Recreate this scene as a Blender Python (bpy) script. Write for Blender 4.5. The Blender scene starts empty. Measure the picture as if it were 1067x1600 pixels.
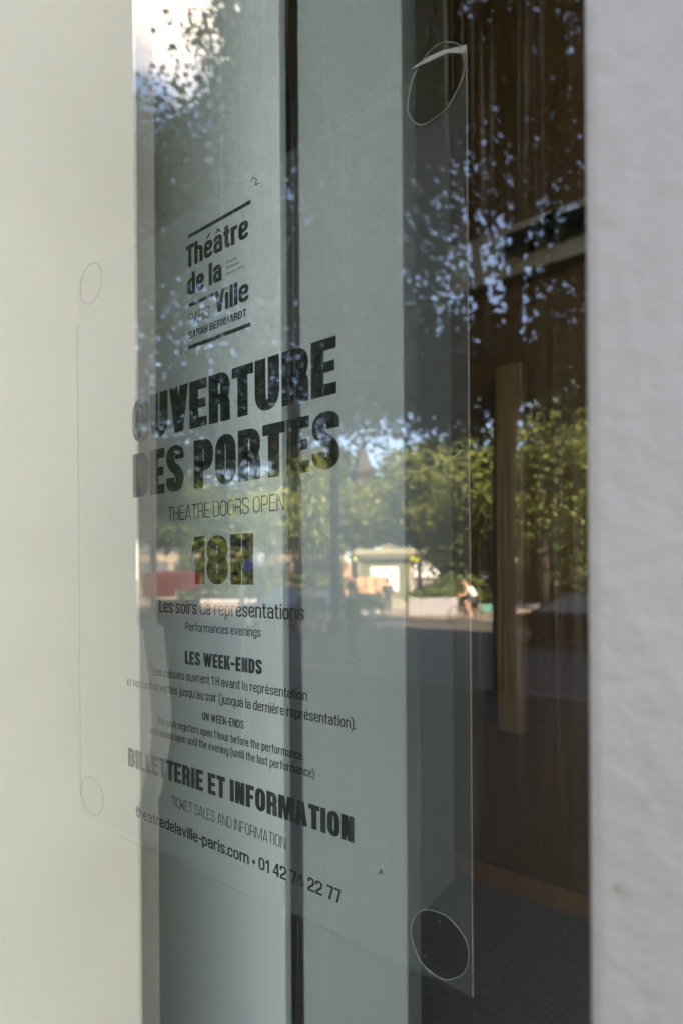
import bpy, bmesh, math, random
import numpy as np
from mathutils import Vector, Matrix
from mathutils.geometry import tessellate_polygon
R = math.radians
SC = bpy.context.scene
COL = SC.collection

# ------------------------------------------------------------------ camera, sky, sun, exposure
CX, CY, CZ = 0.0, -0.35, 2.0          # the lens, 35 cm in front of the poster's plane (y = 0)
AX, AY = -0.6250, 0.7806              # view direction in plan
F = 950.0                             # focal length in photograph pixels (1067 wide)
HOR = 897.0                           # horizon row in the photograph
ROLL = 0.0067
cam = bpy.data.cameras.new('camera'); cam_o = bpy.data.objects.new('camera', cam); COL.objects.link(cam_o)
cam.sensor_fit = 'HORIZONTAL'; cam.sensor_width = 24.0; cam.lens = F / 1067 * 24
cam.shift_y = (HOR - 800) / 1067
cam.clip_start = 0.01; cam.clip_end = 900
fw = Vector((AX, AY, 0)); rt = Vector((AY, -AX, 0)); up = Vector((0, 0, 1))
cr, sr = math.cos(ROLL), math.sin(ROLL)
rt2 = rt * cr - up * sr; up2 = up * cr + rt * sr
cam_o.matrix_world = Matrix(((rt2.x, up2.x, -fw.x, CX), (rt2.y, up2.y, -fw.y, CY), (rt2.z, up2.z, -fw.z, CZ), (0, 0, 0, 1)))
cam.dof.use_dof = True; cam.dof.focus_distance = 0.54; cam.dof.aperture_fstop = 5.2
SC.camera = cam_o

SUN_EL, SUN_AZ = 50.0, 52.0           # the sun stands behind the theatre, over its right shoulder
w = bpy.data.worlds.new('World'); SC.world = w; w.use_nodes = True
def build_world():
    nt = w.node_tree; nt.nodes.clear(); N = nt.nodes.new; L = nt.links.new
    out = N('ShaderNodeOutputWorld'); mix = N('ShaderNodeMixShader')
    b1 = N('ShaderNodeBackground'); b2 = N('ShaderNodeBackground')
    sky = N('ShaderNodeTexSky'); sky.sky_type = 'NISHITA'; sky.sun_disc = False
    sky.air_density = 0.85; sky.dust_density = 0.3; sky.ozone_density = 5.0; sky.sun_elevation = R(SUN_EL); sky.sun_rotation = R(SUN_AZ)
    L(sky.outputs[0], b1.inputs[0]); b1.inputs[1].default_value = 0.112
    b2.inputs[0].default_value = (1, 0.985, 0.96, 1); b2.inputs[1].default_value = 0.8
    tc = N('ShaderNodeTexCoord')
    mp = N('ShaderNodeMapping'); mp.inputs['Scale'].default_value = (1, 1, 2.2)
    no = N('ShaderNodeTexNoise'); no.inputs['Scale'].default_value = 3.2; no.inputs['Detail'].default_value = 7
    L(tc.outputs['Generated'], mp.inputs[0]); L(mp.outputs[0], no.inputs['Vector'])
    dt = N('ShaderNodeVectorMath'); dt.operation = 'DOT_PRODUCT'; dt.inputs[1].default_value = (-0.6035, -0.418, 0.679)
    L(tc.outputs['Generated'], dt.inputs[0])
    r1 = N('ShaderNodeMapRange'); r1.inputs[1].default_value = 0.984; r1.inputs[2].default_value = 1.0; r1.inputs[3].default_value = 0; r1.inputs[4].default_value = 0.54
    L(dt.outputs['Value'], r1.inputs[0])
    sx = N('ShaderNodeSeparateXYZ'); L(tc.outputs['Generated'], sx.inputs[0])
    r3 = N('ShaderNodeMapRange'); r3.inputs[1].default_value = 0.0; r3.inputs[2].default_value = 0.33; r3.inputs[3].default_value = 0.28; r3.inputs[4].default_value = -0.04
    L(sx.outputs[2], r3.inputs[0])
    ad = N('ShaderNodeMath'); L(no.outputs[0], ad.inputs[0]); L(r1.outputs[0], ad.inputs[1])
    ad2 = N('ShaderNodeMath'); L(ad.outputs[0], ad2.inputs[0]); L(r3.outputs[0], ad2.inputs[1])
    r2 = N('ShaderNodeMapRange'); r2.inputs[1].default_value = 0.68; r2.inputs[2].default_value = 0.84
    L(ad2.outputs[0], r2.inputs[0]); L(r2.outputs[0], mix.inputs[0])
    L(b1.outputs[0], mix.inputs[1]); L(b2.outputs[0], mix.inputs[2]); L(mix.outputs[0], out.inputs[0])
build_world()
sun = bpy.data.lights.new('sun', 'SUN'); sun.energy = 5.0; sun.angle = R(0.53); sun.color = (1, 0.94, 0.84)
sun_o = bpy.data.objects.new('sun', sun); COL.objects.link(sun_o)
sd = Vector((math.sin(R(SUN_AZ)) * math.cos(R(SUN_EL)), math.cos(R(SUN_AZ)) * math.cos(R(SUN_EL)), math.sin(R(SUN_EL))))
sun_o.rotation_euler = sd.to_track_quat('Z', 'Y').to_euler(); sun_o.location = sd * 60
SC.view_settings.view_transform = 'Standard'; SC.view_settings.look = 'None'
SC.view_settings.exposure = 3.62; SC.view_settings.gamma = 1
SC.view_settings.use_white_balance = True; SC.view_settings.white_balance_temperature = 9000; SC.view_settings.white_balance_tint = 20
SC.render.engine = 'CYCLES'
cy = SC.cycles; cy.use_denoising = True
cy.max_bounces = 10; cy.diffuse_bounces = 4; cy.glossy_bounces = 4; cy.transmission_bounces = 4
cy.transparent_max_bounces = 40; cy.caustics_reflective = False; cy.caustics_refractive = False
cy.sample_clamp_indirect = 6

# ------------------------------------------------------------------ picture -> place helpers
def unroll(x, y):
    dx, dy = x - 533.5, y - HOR
    return dx * cr - dy * sr, dy * cr + dx * sr
def ray(x, y):
    a, b = unroll(x, y)
    return Vector((AX + a / F * AY, AY - a / F * AX, -b / F))
def on_y(x, y, Y):                    # where the sight line through (x, y) meets the plane y = Y
    d = ray(x, y); k = (Y - CY) / d.y
    return Vector((CX, CY, CZ)) + d * k
def refl(x, y, D, pane=-0.02):        # a point of the square, seen in the glass, at depth D
    d = ray(x, y)
    return Vector((CX + d.x * D, 2 * pane - CY - d.y * D, CZ + d.z * D))
def refl_ground(x, D, z=0.0):
    p = refl(x, HOR, D); return Vector((p.x, p.y, z))

# ------------------------------------------------------------------ materials
def mat(name, col=(.5, .5, .5), rough=0.6, metal=0.0, var=0.0, scale=8.0, bump=0.0, bscale=60.0, col2=None, spec=0.5, bdist=0.01):
    m = bpy.data.materials.new(name); m.use_nodes = True
    nt = m.node_tree; p = nt.nodes['Principled BSDF']
    p.inputs['Base Color'].default_value = (*col, 1); p.inputs['Roughness'].default_value = rough
    p.inputs['Metallic'].default_value = metal; p.inputs['Specular IOR Level'].default_value = spec
    N = nt.nodes.new; L = nt.links.new
    tc = N('ShaderNodeTexCoord')
    if var or col2:
        no = N('ShaderNodeTexNoise'); no.inputs['Scale'].default_value = scale; no.inputs['Detail'].default_value = 6
        L(tc.outputs['Object'], no.inputs['Vector'])
        mx = N('ShaderNodeMix'); mx.data_type = 'RGBA'
        c2 = col2 or tuple(c * (1 - var) for c in col)
        mx.inputs[6].default_value = (*col, 1); mx.inputs[7].default_value = (*c2, 1)
        rg = N('ShaderNodeMapRange'); rg.inputs[1].default_value = .35; rg.inputs[2].default_value = .65
        L(no.outputs[0], rg.inputs[0]); L(rg.outputs[0], mx.inputs[0]); L(mx.outputs[2], p.inputs['Base Color'])
    if bump:
        n2 = N('ShaderNodeTexNoise'); n2.inputs['Scale'].default_value = bscale; n2.inputs['Detail'].default_value = 4
        L(tc.outputs['Object'], n2.inputs['Vector'])
        b = N('ShaderNodeBump'); b.inputs['Strength'].default_value = bump; b.inputs['Distance'].default_value = bdist
        L(n2.outputs[0], b.inputs['Height']); L(b.outputs[0], p.inputs['Normal'])
    return m

def mat_wood(name, c1, c2, rough=.35):
    m = bpy.data.materials.new(name); m.use_nodes = True
    nt = m.node_tree; p = nt.nodes['Principled BSDF']; N = nt.nodes.new; L = nt.links.new
    p.inputs['Roughness'].default_value = rough
    tc = N('ShaderNodeTexCoord'); mp = N('ShaderNodeMapping'); mp.inputs['Scale'].default_value = (14, 14, .9)
    no = N('ShaderNodeTexNoise'); no.inputs['Scale'].default_value = 2.2; no.inputs['Detail'].default_value = 8; no.inputs['Distortion'].default_value = .8
    rp = N('ShaderNodeValToRGB'); rp.color_ramp.elements[0].color = (*c1, 1); rp.color_ramp.elements[1].color = (*c2, 1)
    rp.color_ramp.elements[0].position = .35; rp.color_ramp.elements[1].position = .68
    L(tc.outputs['Object'], mp.inputs[0]); L(mp.outputs[0], no.inputs['Vector']); L(no.outputs[0], rp.inputs[0]); L(rp.outputs[0], p.inputs['Base Color'])
    return m

def mat_leaf(name, c1, c2, c3, trans=.35, scale=.6):
    m = bpy.data.materials.new(name); m.use_nodes = True
    nt = m.node_tree; nt.nodes.clear(); N = nt.nodes.new; L = nt.links.new
    out = N('ShaderNodeOutputMaterial'); d = N('ShaderNodeBsdfDiffuse'); t = N('ShaderNodeBsdfTranslucent'); mx = N('ShaderNodeMixShader')
    g = N('ShaderNodeNewGeometry'); tc = N('ShaderNodeTexCoord')
    no = N('ShaderNodeTexNoise'); no.inputs['Scale'].default_value = scale; no.inputs['Detail'].default_value = 3
    L(tc.outputs['Object'], no.inputs['Vector'])
    ad = N('ShaderNodeMath'); ad.operation = 'MULTIPLY_ADD'; ad.inputs[1].default_value = .55
    sb = N('ShaderNodeMath'); sb.operation = 'MULTIPLY'; sb.inputs[1].default_value = .75
    L(no.outputs[0], sb.inputs[0]); L(g.outputs['Random Per Island'], ad.inputs[0]); L(sb.outputs[0], ad.inputs[2])
    rp = N('ShaderNodeValToRGB'); e = rp.color_ramp.elements
    e[0].position = .25; e[0].color = (*c1, 1); e[1].position = .9; e[1].color = (*c3, 1)
    k = e.new(.58); k.color = (*c2, 1)
    L(ad.outputs[0], rp.inputs[0]); L(rp.outputs[0], d.inputs[0]); L(rp.outputs[0], t.inputs[0])
    mx.inputs[0].default_value = trans; L(d.outputs[0], mx.inputs[1]); L(t.outputs[0], mx.inputs[2]); L(mx.outputs[0], out.inputs[0])
    return m

def mat_glass(name, ior, tint, dirt):
    """a clear pane: mirror by Fresnel, the rest passes through, with a little dust and rain streaks on the surface"""
    m = bpy.data.materials.new(name); m.use_nodes = True
    nt = m.node_tree; nt.nodes.clear(); N = nt.nodes.new; L = nt.links.new
    out = N('ShaderNodeOutputMaterial'); tr = N('ShaderNodeBsdfTransparent'); gl = N('ShaderNodeBsdfGlossy'); mx = N('ShaderNodeMixShader')
    tr.inputs[0].default_value = (*tint, 1); gl.inputs['Roughness'].default_value = 0.0; gl.inputs[0].default_value = (.97, .99, 1, 1)
    fr = N('ShaderNodeFresnel'); fr.inputs[0].default_value = ior
    gb = N('ShaderNodeNewGeometry'); fo = N('ShaderNodeMath'); fo.operation = 'SUBTRACT'; fo.inputs[0].default_value = 1; L(gb.outputs['Backfacing'], fo.inputs[1])
    fm_ = N('ShaderNodeMath'); fm_.operation = 'MULTIPLY'; L(fr.outputs[0], fm_.inputs[0]); L(fo.outputs[0], fm_.inputs[1])   # coated on its outer face
    L(fm_.outputs[0], mx.inputs[0]); L(tr.outputs[0], mx.inputs[1]); L(gl.outputs[0], mx.inputs[2])
    last = mx
    if dirt:
        tc = N('ShaderNodeTexCoord')
        mp = N('ShaderNodeMapping'); mp.inputs['Scale'].default_value = (420, 420, 5)
        no = N('ShaderNodeTexNoise'); no.inputs['Scale'].default_value = 1; no.inputs['Detail'].default_value = 3
        L(tc.outputs['Object'], mp.inputs[0]); L(mp.outputs[0], no.inputs['Vector'])
        rg = N('ShaderNodeMapRange'); rg.inputs[1].default_value = .52; rg.inputs[2].default_value = .8; rg.inputs[3].default_value = .0; rg.inputs[4].default_value = dirt * 2
        L(no.outputs[0], rg.inputs[0])
        n2 = N('ShaderNodeTexNoise'); n2.inputs['Scale'].default_value = 4.5; n2.inputs['Detail'].default_value = 3
        L(tc.outputs['Object'], n2.inputs['Vector'])
        rg2 = N('ShaderNodeMapRange'); rg2.inputs[1].default_value = .42; rg2.inputs[2].default_value = .66
        L(n2.outputs[0], rg2.inputs[0])
        mu = N('ShaderNodeMath'); mu.operation = 'MULTIPLY'; L(rg.outputs[0], mu.inputs[0])
        sp = N('ShaderNodeSeparateXYZ'); L(tc.outputs['Object'], sp.inputs[0])
        rx_ = N('ShaderNodeMapRange'); rx_.inputs[1].default_value = .38; rx_.inputs[2].default_value = .55; L(sp.outputs[0], rx_.inputs[0])
        m0 = N('ShaderNodeMath'); m0.operation = 'MULTIPLY'; L(rg2.outputs[0], m0.inputs[0]); L(rx_.outputs[0], m0.inputs[1]); L(m0.outputs[0], mu.inputs[1])
        vo = N('ShaderNodeTexVoronoi'); vo.inputs['Scale'].default_value = 70
        L(tc.outputs['Object'], vo.inputs['Vector'])
        rg3 = N('ShaderNodeMapRange'); rg3.inputs[1].default_value = .025; rg3.inputs[2].default_value = .05; rg3.inputs[3].default_value = .3; rg3.inputs[4].default_value = 0
        L(vo.outputs['Distance'], rg3.inputs[0])
        ad = N('ShaderNodeMath'); L(mu.outputs[0], ad.inputs[0]); L(rg3.outputs[0], ad.inputs[1])
        df = N('ShaderNodeBsdfDiffuse'); df.inputs[0].default_value = (.62, .58, .45, 1)
        m2 = N('ShaderNodeMixShader'); L(ad.outputs[0], m2.inputs[0]); L(mx.outputs[0], m2.inputs[1]); L(df.outputs[0], m2.inputs[2])
        last = m2
    L(last.outputs[0], out.inputs[0])
    return m

# ------------------------------------------------------------------ object helpers
def tag(o, label=None, cat=None, group=None, kind=None):
    if label: o['label'] = label
    if cat: o['category'] = cat
    if group: o['group'] = group
    if kind: o['kind'] = kind
    return o
def empty(name, loc, rz=0.0, label=None, cat=None, group=None):
    o = bpy.data.objects.new(name, None); COL.objects.link(o); o.location = loc; o.rotation_euler = (0, 0, rz)
    o.empty_display_size = .2
    return tag(o, label, cat, group)
class MB:
    def __init__(s): s.bm = bmesh.new()
    def box(s, a, b, bevel=0):
        v = [s.bm.verts.new((x, y, z)) for z in (a[2], b[2]) for y in (a[1], b[1]) for x in (a[0], b[0])]
        fs = [s.bm.faces.new([v[i] for i in q]) for q in ((0, 2, 3, 1), (4, 5, 7, 6), (0, 1, 5, 4), (2, 6, 7, 3), (0, 4, 6, 2), (1, 3, 7, 5))]
        if bevel:
            es = list({e for f in fs for e in f.edges})
            bmesh.ops.bevel(s.bm, geom=es, offset=bevel, segments=2, affect='EDGES', profile=.5)
        return s
    def tube(s, pts, rad, n=8, caps=True):
        pts = [Vector(p) for p in pts]
        if not hasattr(rad, '__len__'): rad = [rad] * len(pts)
        rings = []
        ref = Vector((0.31, 0.17, 0.93)) if abs((pts[-1] - pts[0]).normalized().z) < .8 else Vector((1, .1, 0))
        for i, p in enumerate(pts):
            t = (pts[min(i + 1, len(pts) - 1)] - pts[max(i - 1, 0)]).normalized()
            a = t.cross(ref).normalized(); b = t.cross(a)
            rings.append([s.bm.verts.new(p + (a * math.cos(2 * math.pi * k / n) + b * math.sin(2 * math.pi * k / n)) * rad[i]) for k in range(n)])
        for i in range(len(rings) - 1):
            for k in range(n):
                f = s.bm.faces.new((rings[i][k], rings[i][(k + 1) % n], rings[i + 1][(k + 1) % n], rings[i + 1][k])); f.smooth = True
        if caps: s.bm.faces.new(rings[0][::-1]); s.bm.faces.new(rings[-1])
        return s
    def ring(s, c, ax, ay, rx, ry, r, n=40, m=6, wob=0):
        c = Vector(c); ax = Vector(ax); ay = Vector(ay); nz = ax.cross(ay).normalized(); rings = []
        for i in range(n):
            t = 2 * math.pi * i / n
            k = 1 + wob * math.sin(3 * t + 1) + wob * .6 * math.sin(7 * t)
            rad = ax * math.cos(t) * rx * k + ay * math.sin(t) * ry * k; d = rad.normalized(); rr = r * (1 + 1.2 * wob * 10 * math.sin(2 * t + .5)) if wob else r
            rings.append([s.bm.verts.new(c + rad + (d * math.cos(2 * math.pi * j / m) + nz * math.sin(2 * math.pi * j / m)) * rr) for j in range(m)])
        for i in range(n):
            for j in range(m):
                f = s.bm.faces.new((rings[i][j], rings[(i + 1) % n][j], rings[(i + 1) % n][(j + 1) % m], rings[i][(j + 1) % m])); f.smooth = True
        return s
    def prism(s, prof, axis, a, b):
        """closed profile (pairs) pushed along an axis 0/1/2 from a to b"""
        def mk(q, t):
            l = [q[0], q[1]]; l.insert(axis, t); return s.bm.verts.new(l)
        A = [mk(q, a) for q in prof]; B = [mk(q, b) for q in prof]; n = len(prof)
        for i in range(n): s.bm.faces.new((A[i], A[(i + 1) % n], B[(i + 1) % n], B[i]))
        s.bm.faces.new(A[::-1]); s.bm.faces.new(B)
        return s
    def ball(s, c, r, seg=12, sq=(1, 1, 1)):
        d = bmesh.ops.create_uvsphere(s.bm, u_segments=seg, v_segments=max(6, seg // 2 + 2), radius=r)
        for v in d['verts']:
            v.co = Vector((v.co.x * sq[0], v.co.y * sq[1], v.co.z * sq[2])) + Vector(c)
            for f in v.link_faces: f.smooth = True
        return s
    def build(s, name, m, parent=None, **kw):
        bmesh.ops.recalc_face_normals(s.bm, faces=s.bm.faces)
        me = bpy.data.meshes.new(name); s.bm.to_mesh(me); s.bm.free()
        me.materials.append(m)
        o = bpy.data.objects.new(name, me); COL.objects.link(o)
        if parent: o.parent = parent
        return tag(o, **kw)
def mesh_obj(name, verts, faces, m, parent=None, **kw):
    me = bpy.data.meshes.new(name); me.from_pydata([tuple(v) for v in verts], [], faces); me.materials.append(m); me.update()
    o = bpy.data.objects.new(name, me); COL.objects.link(o)
    if parent: o.parent = parent
    return tag(o, **kw)

# ------------------------------------------------------------------ the theatre: front wall, reveals, inner room
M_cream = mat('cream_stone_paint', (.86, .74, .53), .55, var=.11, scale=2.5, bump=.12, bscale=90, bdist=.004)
M_white_shade = mat('rough_white_paint_shade_toned', (.305, .285, .24), .5, var=.10, scale=6, bump=.32, bscale=95, bdist=.004)  # greyed well below white: the pier's shade is put into the colour
M_chip = mat('brown_paint_chip', (.30, .22, .14), .8)
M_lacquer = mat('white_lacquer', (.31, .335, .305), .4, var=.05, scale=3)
M_dark = mat('dark_ceiling', (.05, .045, .04), .8)
M_wood = mat_wood('dark_brown_wood', (.115, .06, .024), (.15, .08, .032))
M_wood2 = mat_wood('brown_skirting_wood', (.20, .10, .04), (.25, .13, .052))
M_pale = mat_wood('pale_oak', (.22, .12, .04), (.29, .165, .06))
M_metal = mat('dark_metal', (.02, .02, .022), .35, .6)
M_bronze = mat('grey_beige_rail', (.36, .31, .22), .5, 0)

Z0 = 0.4                                # level of the theatre's floor and terrace
XL, YL, YI = -0.90, -0.285, 0.235       # left reveal, its front edge and its inner edge
pr = on_y(912, 800, -0.14); XR, YR = pr.x, -0.14
theatre = empty('theatre_building', (0, 8, 0), label='tall cream theatre building whose wall frames the window', cat='building')
def tpart(name, a, b, m, bev=0, parent=theatre):
    o = MB().box(a, b, bev).build(name, m); o.parent = parent
    o.matrix_parent_inverse = Matrix.Translation(-parent.location); return o
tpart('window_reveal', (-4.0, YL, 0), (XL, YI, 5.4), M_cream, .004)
wp = tpart('painted_pier', (XR, YR, 0), (.62, YI, 5.4), M_white_shade, .005)
tpart('painted_pier', (1.86, YR, 0), (3.0, YI, 5.4), M_white_shade, .005)  # gap before it is an added, unseen opening that lets daylight into the lobby
# the moulding that swells out of the front edge of the left reveal below eye level
ml = []
for px, py in ((0, 975), (26, 984), (30, 1010), (40, 1060), (50, 1120), (50, 1150), (42, 1185), (28, 1215), (16, 1250), (0, 1262)):
    ml.append((YL + .004 - px * 1.01 / F * .58, CZ - (py - HOR - 2) * 1.01 / F))
mo = MB().prism(ml, 0, XL - .12, XL - .001).build('reveal_moulding', M_cream); mo.parent = theatre; mo.matrix_parent_inverse = Matrix.Translation(-theatre.location)
tpart('facade', (-24, YL - .02, 5.4), (26, 18, 36), M_cream)
tpart('left_wing', (-24, YL - .02, 0), (-4.002, 18, 5.398), M_cream)
tpart('right_wing', (3.002, YL - .02, 0), (26, 18, 5.398), M_cream)
tpart('rear_wall', (-3.998, 2.9, 0), (2.998, 17.9, 5.396), M_wood)
tpart('room_side_wall', (-3.2, YI + .002, Z0), (-3.1, 2.898, 5.3), M_wood)
tpart('room_side_wall', (1.9, YI + .002, Z0), (2.0, 2.898, 5.3), M_wood)
tpart('ceiling', (-3.098, YI + .002, 5.302), (1.898, 2.898, 5.39), M_dark)
for ni, (px, py, r) in enumerate(((968, 1390, .0013), (972, 1016, .0007), (930, 1462, .0008), (952, 345, .0006), (1010, 1250, .0005), (1040, 1402, .0006), (948, 1282, .0005))):
    q = on_y(px, py, YR - .0006)
    o = MB().ball((0, 0, 0), r, 8, (1, .35, .8)).build('paint_chip', M_chip); o.location = q; o.parent = theatre
    o.matrix_parent_inverse = Matrix.Translation(-theatre.location)

# glazing: two panes of an insulated unit
M_glass1 = mat_glass('outer_pane_glass', 1.75, (.955, .975, .955), .075)
M_glass2 = mat_glass('inner_pane_glass', 1.95, (.955, .975, .955), 0)
M_clear = bpy.data.materials.new('pane_back'); M_clear.use_nodes = True
_nt = M_clear.node_tree; _nt.nodes.clear(); _o = _nt.nodes.new('ShaderNodeOutputMaterial'); _t = _nt.nodes.new('ShaderNodeBsdfTransparent'); _t.inputs[0].default_value = (1, 1, 1, 1); _nt.links.new(_t.outputs[0], _o.inputs[0])
window = empty('theatre_window', (XL, -.02, Z0), label='tall double glazed window reflecting the sunny square', cat='window')
def pane(y0, y1, m):
    b = MB().box((XL + .002 - XL, y0 + .02, .06), (.02 - XL, y1 + .02, 4.82))
    o = b.build('glass_pane', m, window)
    o.data.materials.append(M_clear)
    for p in o.data.polygons:
        if p.normal.y > -.5: p.material_index = 1
    return o
pane(-.028, -.023, M_glass1); pane(-.008, -.0035, M_glass2)
M_seal = mat('black_seal', (.02, .02, .02), .6)
MB().box((.002, -.01, .0), (.02 - XL, .022, .058)).build('bottom_rail', M_white_shade, window)
MB().box((.002, -.01, 4.822), (.02 - XL, .022, 4.99)).build('top_rail', M_white_shade, window)

# floor and room things
M_floor = mat('grey_mat', (.36, .29, .185), .85, var=.35, scale=60, bump=.3, bscale=200)
fl = MB().box((-3.99, YI - .5, Z0 - .2), (2.99, 2.9, Z0)).build('lobby_floor', M_floor, kind='structure')
b0 = on_y(738, 1375, 2.5); 
ww = empty('wooden_wall', (-1.2, 2.55, Z0), label='dark brown wooden wall at the back of the lobby', cat='wall')
MB().box((-1.9, 0, 0), (3.05, .25, 4.88)).build('panelling', M_wood, ww)
MB().box((-1.9, -.02, .0), (3.05, -.001, .115), .004).build('skirting', M_wood2, ww)
MB().box((-1.88, -.09, on_y(734, 452, 2.46).z - Z0), (3.0, -.003, on_y(734, 375, 2.46).z - Z0), .006).build('transom_rail', M_bronze, ww)
# the door closer on the rail
c0 = on_y(790, 381, 2.40); c1 = on_y(940, 326, 2.40)
dc = empty('door_closer', (c0.x, 2.40, c0.z), label='dark door closer fixed to the beige rail above the wooden wall', cat='door closer')
MB().box((0, -.035, -.045), (c1.x - c0.x + .05, .055, .035), .02).build('casing', M_metal, dc)
MB().tube([(.05, -.03, -.03), (.30, -.16, -.025)], .012, 8).build('arm', M_metal, dc)
# long pale handle on the wood
h0 = on_y(801, 1143, 2.43); h1 = on_y(795, 640, 2.43)
ph = empty('pull_handle', (h0.x, 2.43, h0.z), label='long pale oak pull handle standing upright on the brown wooden wall', cat='door handle')
wd = (on_y(822, 1100, 2.43).x - on_y(780, 1100, 2.43).x) / 2
MB().box((-wd, -.03, 0), (wd, .03, 1.75), .008).build('grip', M_pale, ph)
for z in (.25, 1.45): MB().tube([(0, .025, z), (0, .125, z)], .014, 10).build('fixing', M_metal, ph)
# white jamb wall to the left of it
j0 = on_y(628, 1490, 1.9); j1 = on_y(706, 1380, 2.5)
jw = [(j0.x - .5, 1.72), (j0.x + .012, 1.72), (j1.x + .02, 2.49), (j1.x - .5, 2.49)]
MB().prism(jw, 2, Z0, 5.29).build('white_jamb_wall', M_lacquer, label='white wall end between the door leaves and the dark wood', cat='wall')
# two white leaves just behind the glass with a dark gap between them
YP = .50
xa = on_y(205, 800, YP).x; xb = on_y(440.5, 800, YP).x; xc = on_y(469.5, 800, YP).x; xd = on_y(631.5, 800, YP).x
M_lacquer_lit = mat('white_lacquer_lightened', (.58, .62, .55), .4, var=.05, scale=3)  # lighter copy of the lacquer: light put into colour where the reveal shades it
def leaf(x0, x1, th, label, m):
    e = empty('door_leaf', (x0, YP, Z0 + .01), label=label, cat='door', group='white inner door leaves')
    MB().box((0, 0, 0), (x1 - x0, th, 4.8), .003).build('panel', m, e)
    MB().box((.02, -.006, .0), (x1 - x0 - .02, -.001, .14), .001).build('kick_plate', m, e)
    return e
leaf(xa, xb, .020, 'wide white door leaf behind the left half of the poster', M_lacquer_lit)
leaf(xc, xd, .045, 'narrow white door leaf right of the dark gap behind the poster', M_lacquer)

# ------------------------------------------------------------------ the poster
TL = on_y(122, 436, 0); TR = on_y(728, 70, 0); BR = on_y(738, 1558, 0); BL = on_y(124, 1270, 0)
FX0, FX1 = (TL.x + BL.x) / 2, (TR.x + BR.x) / 2
FZ0, FZ1 = (BL.z + BR.z) / 2, (TL.z + TR.z) / 2
poster = empty('transparent_poster', (FX0, 0, FZ0), label='clear plastic opening hours notice with black lettering stuck to the glass', cat='poster')
dots = []                                # (px centre, px half sizes, tilt)
for cx_, cy_, hw, hh, tl in ((143.5, 443, 17, 31, 0), (145.5, 1243.5, 17, 29.5, 0), (681, 131, 43, 58, 24), (687, 1475, 45, 51, -10)):
    c = on_y(cx_, cy_, 0)
    rx = (on_y(cx_ + hw, cy_, 0).x - on_y(cx_ - hw, cy_, 0).x) / 2
    rz = (on_y(cx_, cy_ - hh, 0).z - on_y(cx_, cy_ + hh, 0).z) / 2
    dots.append((c, rx, rz, tl))
def mat_film():
    m = bpy.data.materials.new('milky_film'); m.use_nodes = True
    nt = m.node_tree; nt.nodes.clear(); N = nt.nodes.new; L = nt.links.new
    out = N('ShaderNodeOutputMaterial'); tr = N('ShaderNodeBsdfTransparent'); tr.inputs[0].default_value = (.955, .96, .955, 1)
    df = N('ShaderNodeBsdfDiffuse'); df.inputs[0].default_value = (.80, .86, .82, 1)
    mx = N('ShaderNodeMixShader'); geo = N('ShaderNodeNewGeometry')
    sep = N('ShaderNodeSeparateXYZ'); L(geo.outputs['Position'], sep.inputs[0])
    val = None
    for c, rx, rz, tl in dots:           # where a dot wets the film to the glass there is no haze
        vs = N('ShaderNodeVectorMath'); vs.operation = 'SUBTRACT'; vs.inputs[1].default_value = tuple(c); L(geo.outputs['Position'], vs.inputs[0])
        mp = N('ShaderNodeMapping'); mp.vector_type = 'TEXTURE'; mp.inputs['Rotation'].default_value = (0, R(tl), 0); mp.inputs['Scale'].default_value = (rx, 1, rz)
        L(vs.outputs[0], mp.inputs[0])
        ln = N('ShaderNodeVectorMath'); ln.operation = 'LENGTH'; L(mp.outputs[0], ln.inputs[0])
        gt = N('ShaderNodeMath'); gt.operation = 'GREATER_THAN'; gt.inputs[1].default_value = 1.0; L(ln.outputs['Value'], gt.inputs[0])
        if val is None: val = gt
        else:
            mu = N('ShaderNodeMath'); mu.operation = 'MULTIPLY'; L(val.outputs[0], mu.inputs[0]); L(gt.outputs[0], mu.inputs[1]); val = mu
    no = N('ShaderNodeTexNoise'); no.inputs['Scale'].default_value = 7; no.inputs['Detail'].default_value = 3; L(geo.outputs['Position'], no.inputs['Vector'])
    rg = N('ShaderNodeMapRange'); rg.inputs[3].default_value = FILM_HAZE * .75; rg.inputs[4].default_value = FILM_HAZE * 1.25; L(no.outputs[0], rg.inputs[0])
    mu = N('ShaderNodeMath'); mu.operation = 'MULTIPLY'; L(val.outputs[0], mu.inputs[0]); L(rg.outputs[0], mu.inputs[1])
    L(mu.outputs[0], mx.inputs[0]); L(tr.outputs[0], mx.inputs[1]); L(df.outputs[0], mx.inputs[2])
    L(mx.outputs[0], out.inputs[0])
    return m
FILM_HAZE = .040
M_film = mat_film()
M_edge = mat('cut_film_edge', (.34, .34, .29), .4)
th = .0007
MB().box((0, 0, 0), (FX1 - FX0, th, FZ1 - FZ0)).build('film', M_film, poster).data.materials.append(M_clear)
_f = [o for o in poster.children if o.name.startswith('film')][0]
for p in _f.data.polygons:
    if p.normal.y > -.5: p.material_index = 1
MB().box((FX1 - FX0 + .00005, -.0001, 0), (FX1 - FX0 + .0004, th, FZ1 - FZ0)).build('cut_edge', M_edge, poster)
MB().box((-.0005, -.0001, .02), (-.00005, th, FZ1 - FZ0 - .05)).build('cut_edge', M_edge, poster)
M_glue = mat('glossy_glue_rim', (.24, .235, .20), .15)
for i, (c, rx, rz, tl) in enumerate(dots):
    ca, sa = math.cos(R(tl)), math.sin(R(tl))
    o = MB().ring((0, 0, 0), (ca, 0, -sa), (sa, 0, ca), rx, rz, .00036 if i < 2 else .00034, wob=.012 if i < 2 else .02).build('adhesive_dot', M_glue, poster)
    o.location = (c.x - FX0, -.0012, c.z - FZ0)
M_fold = mat('film_fold', (.34, .34, .28), .3)
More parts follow.
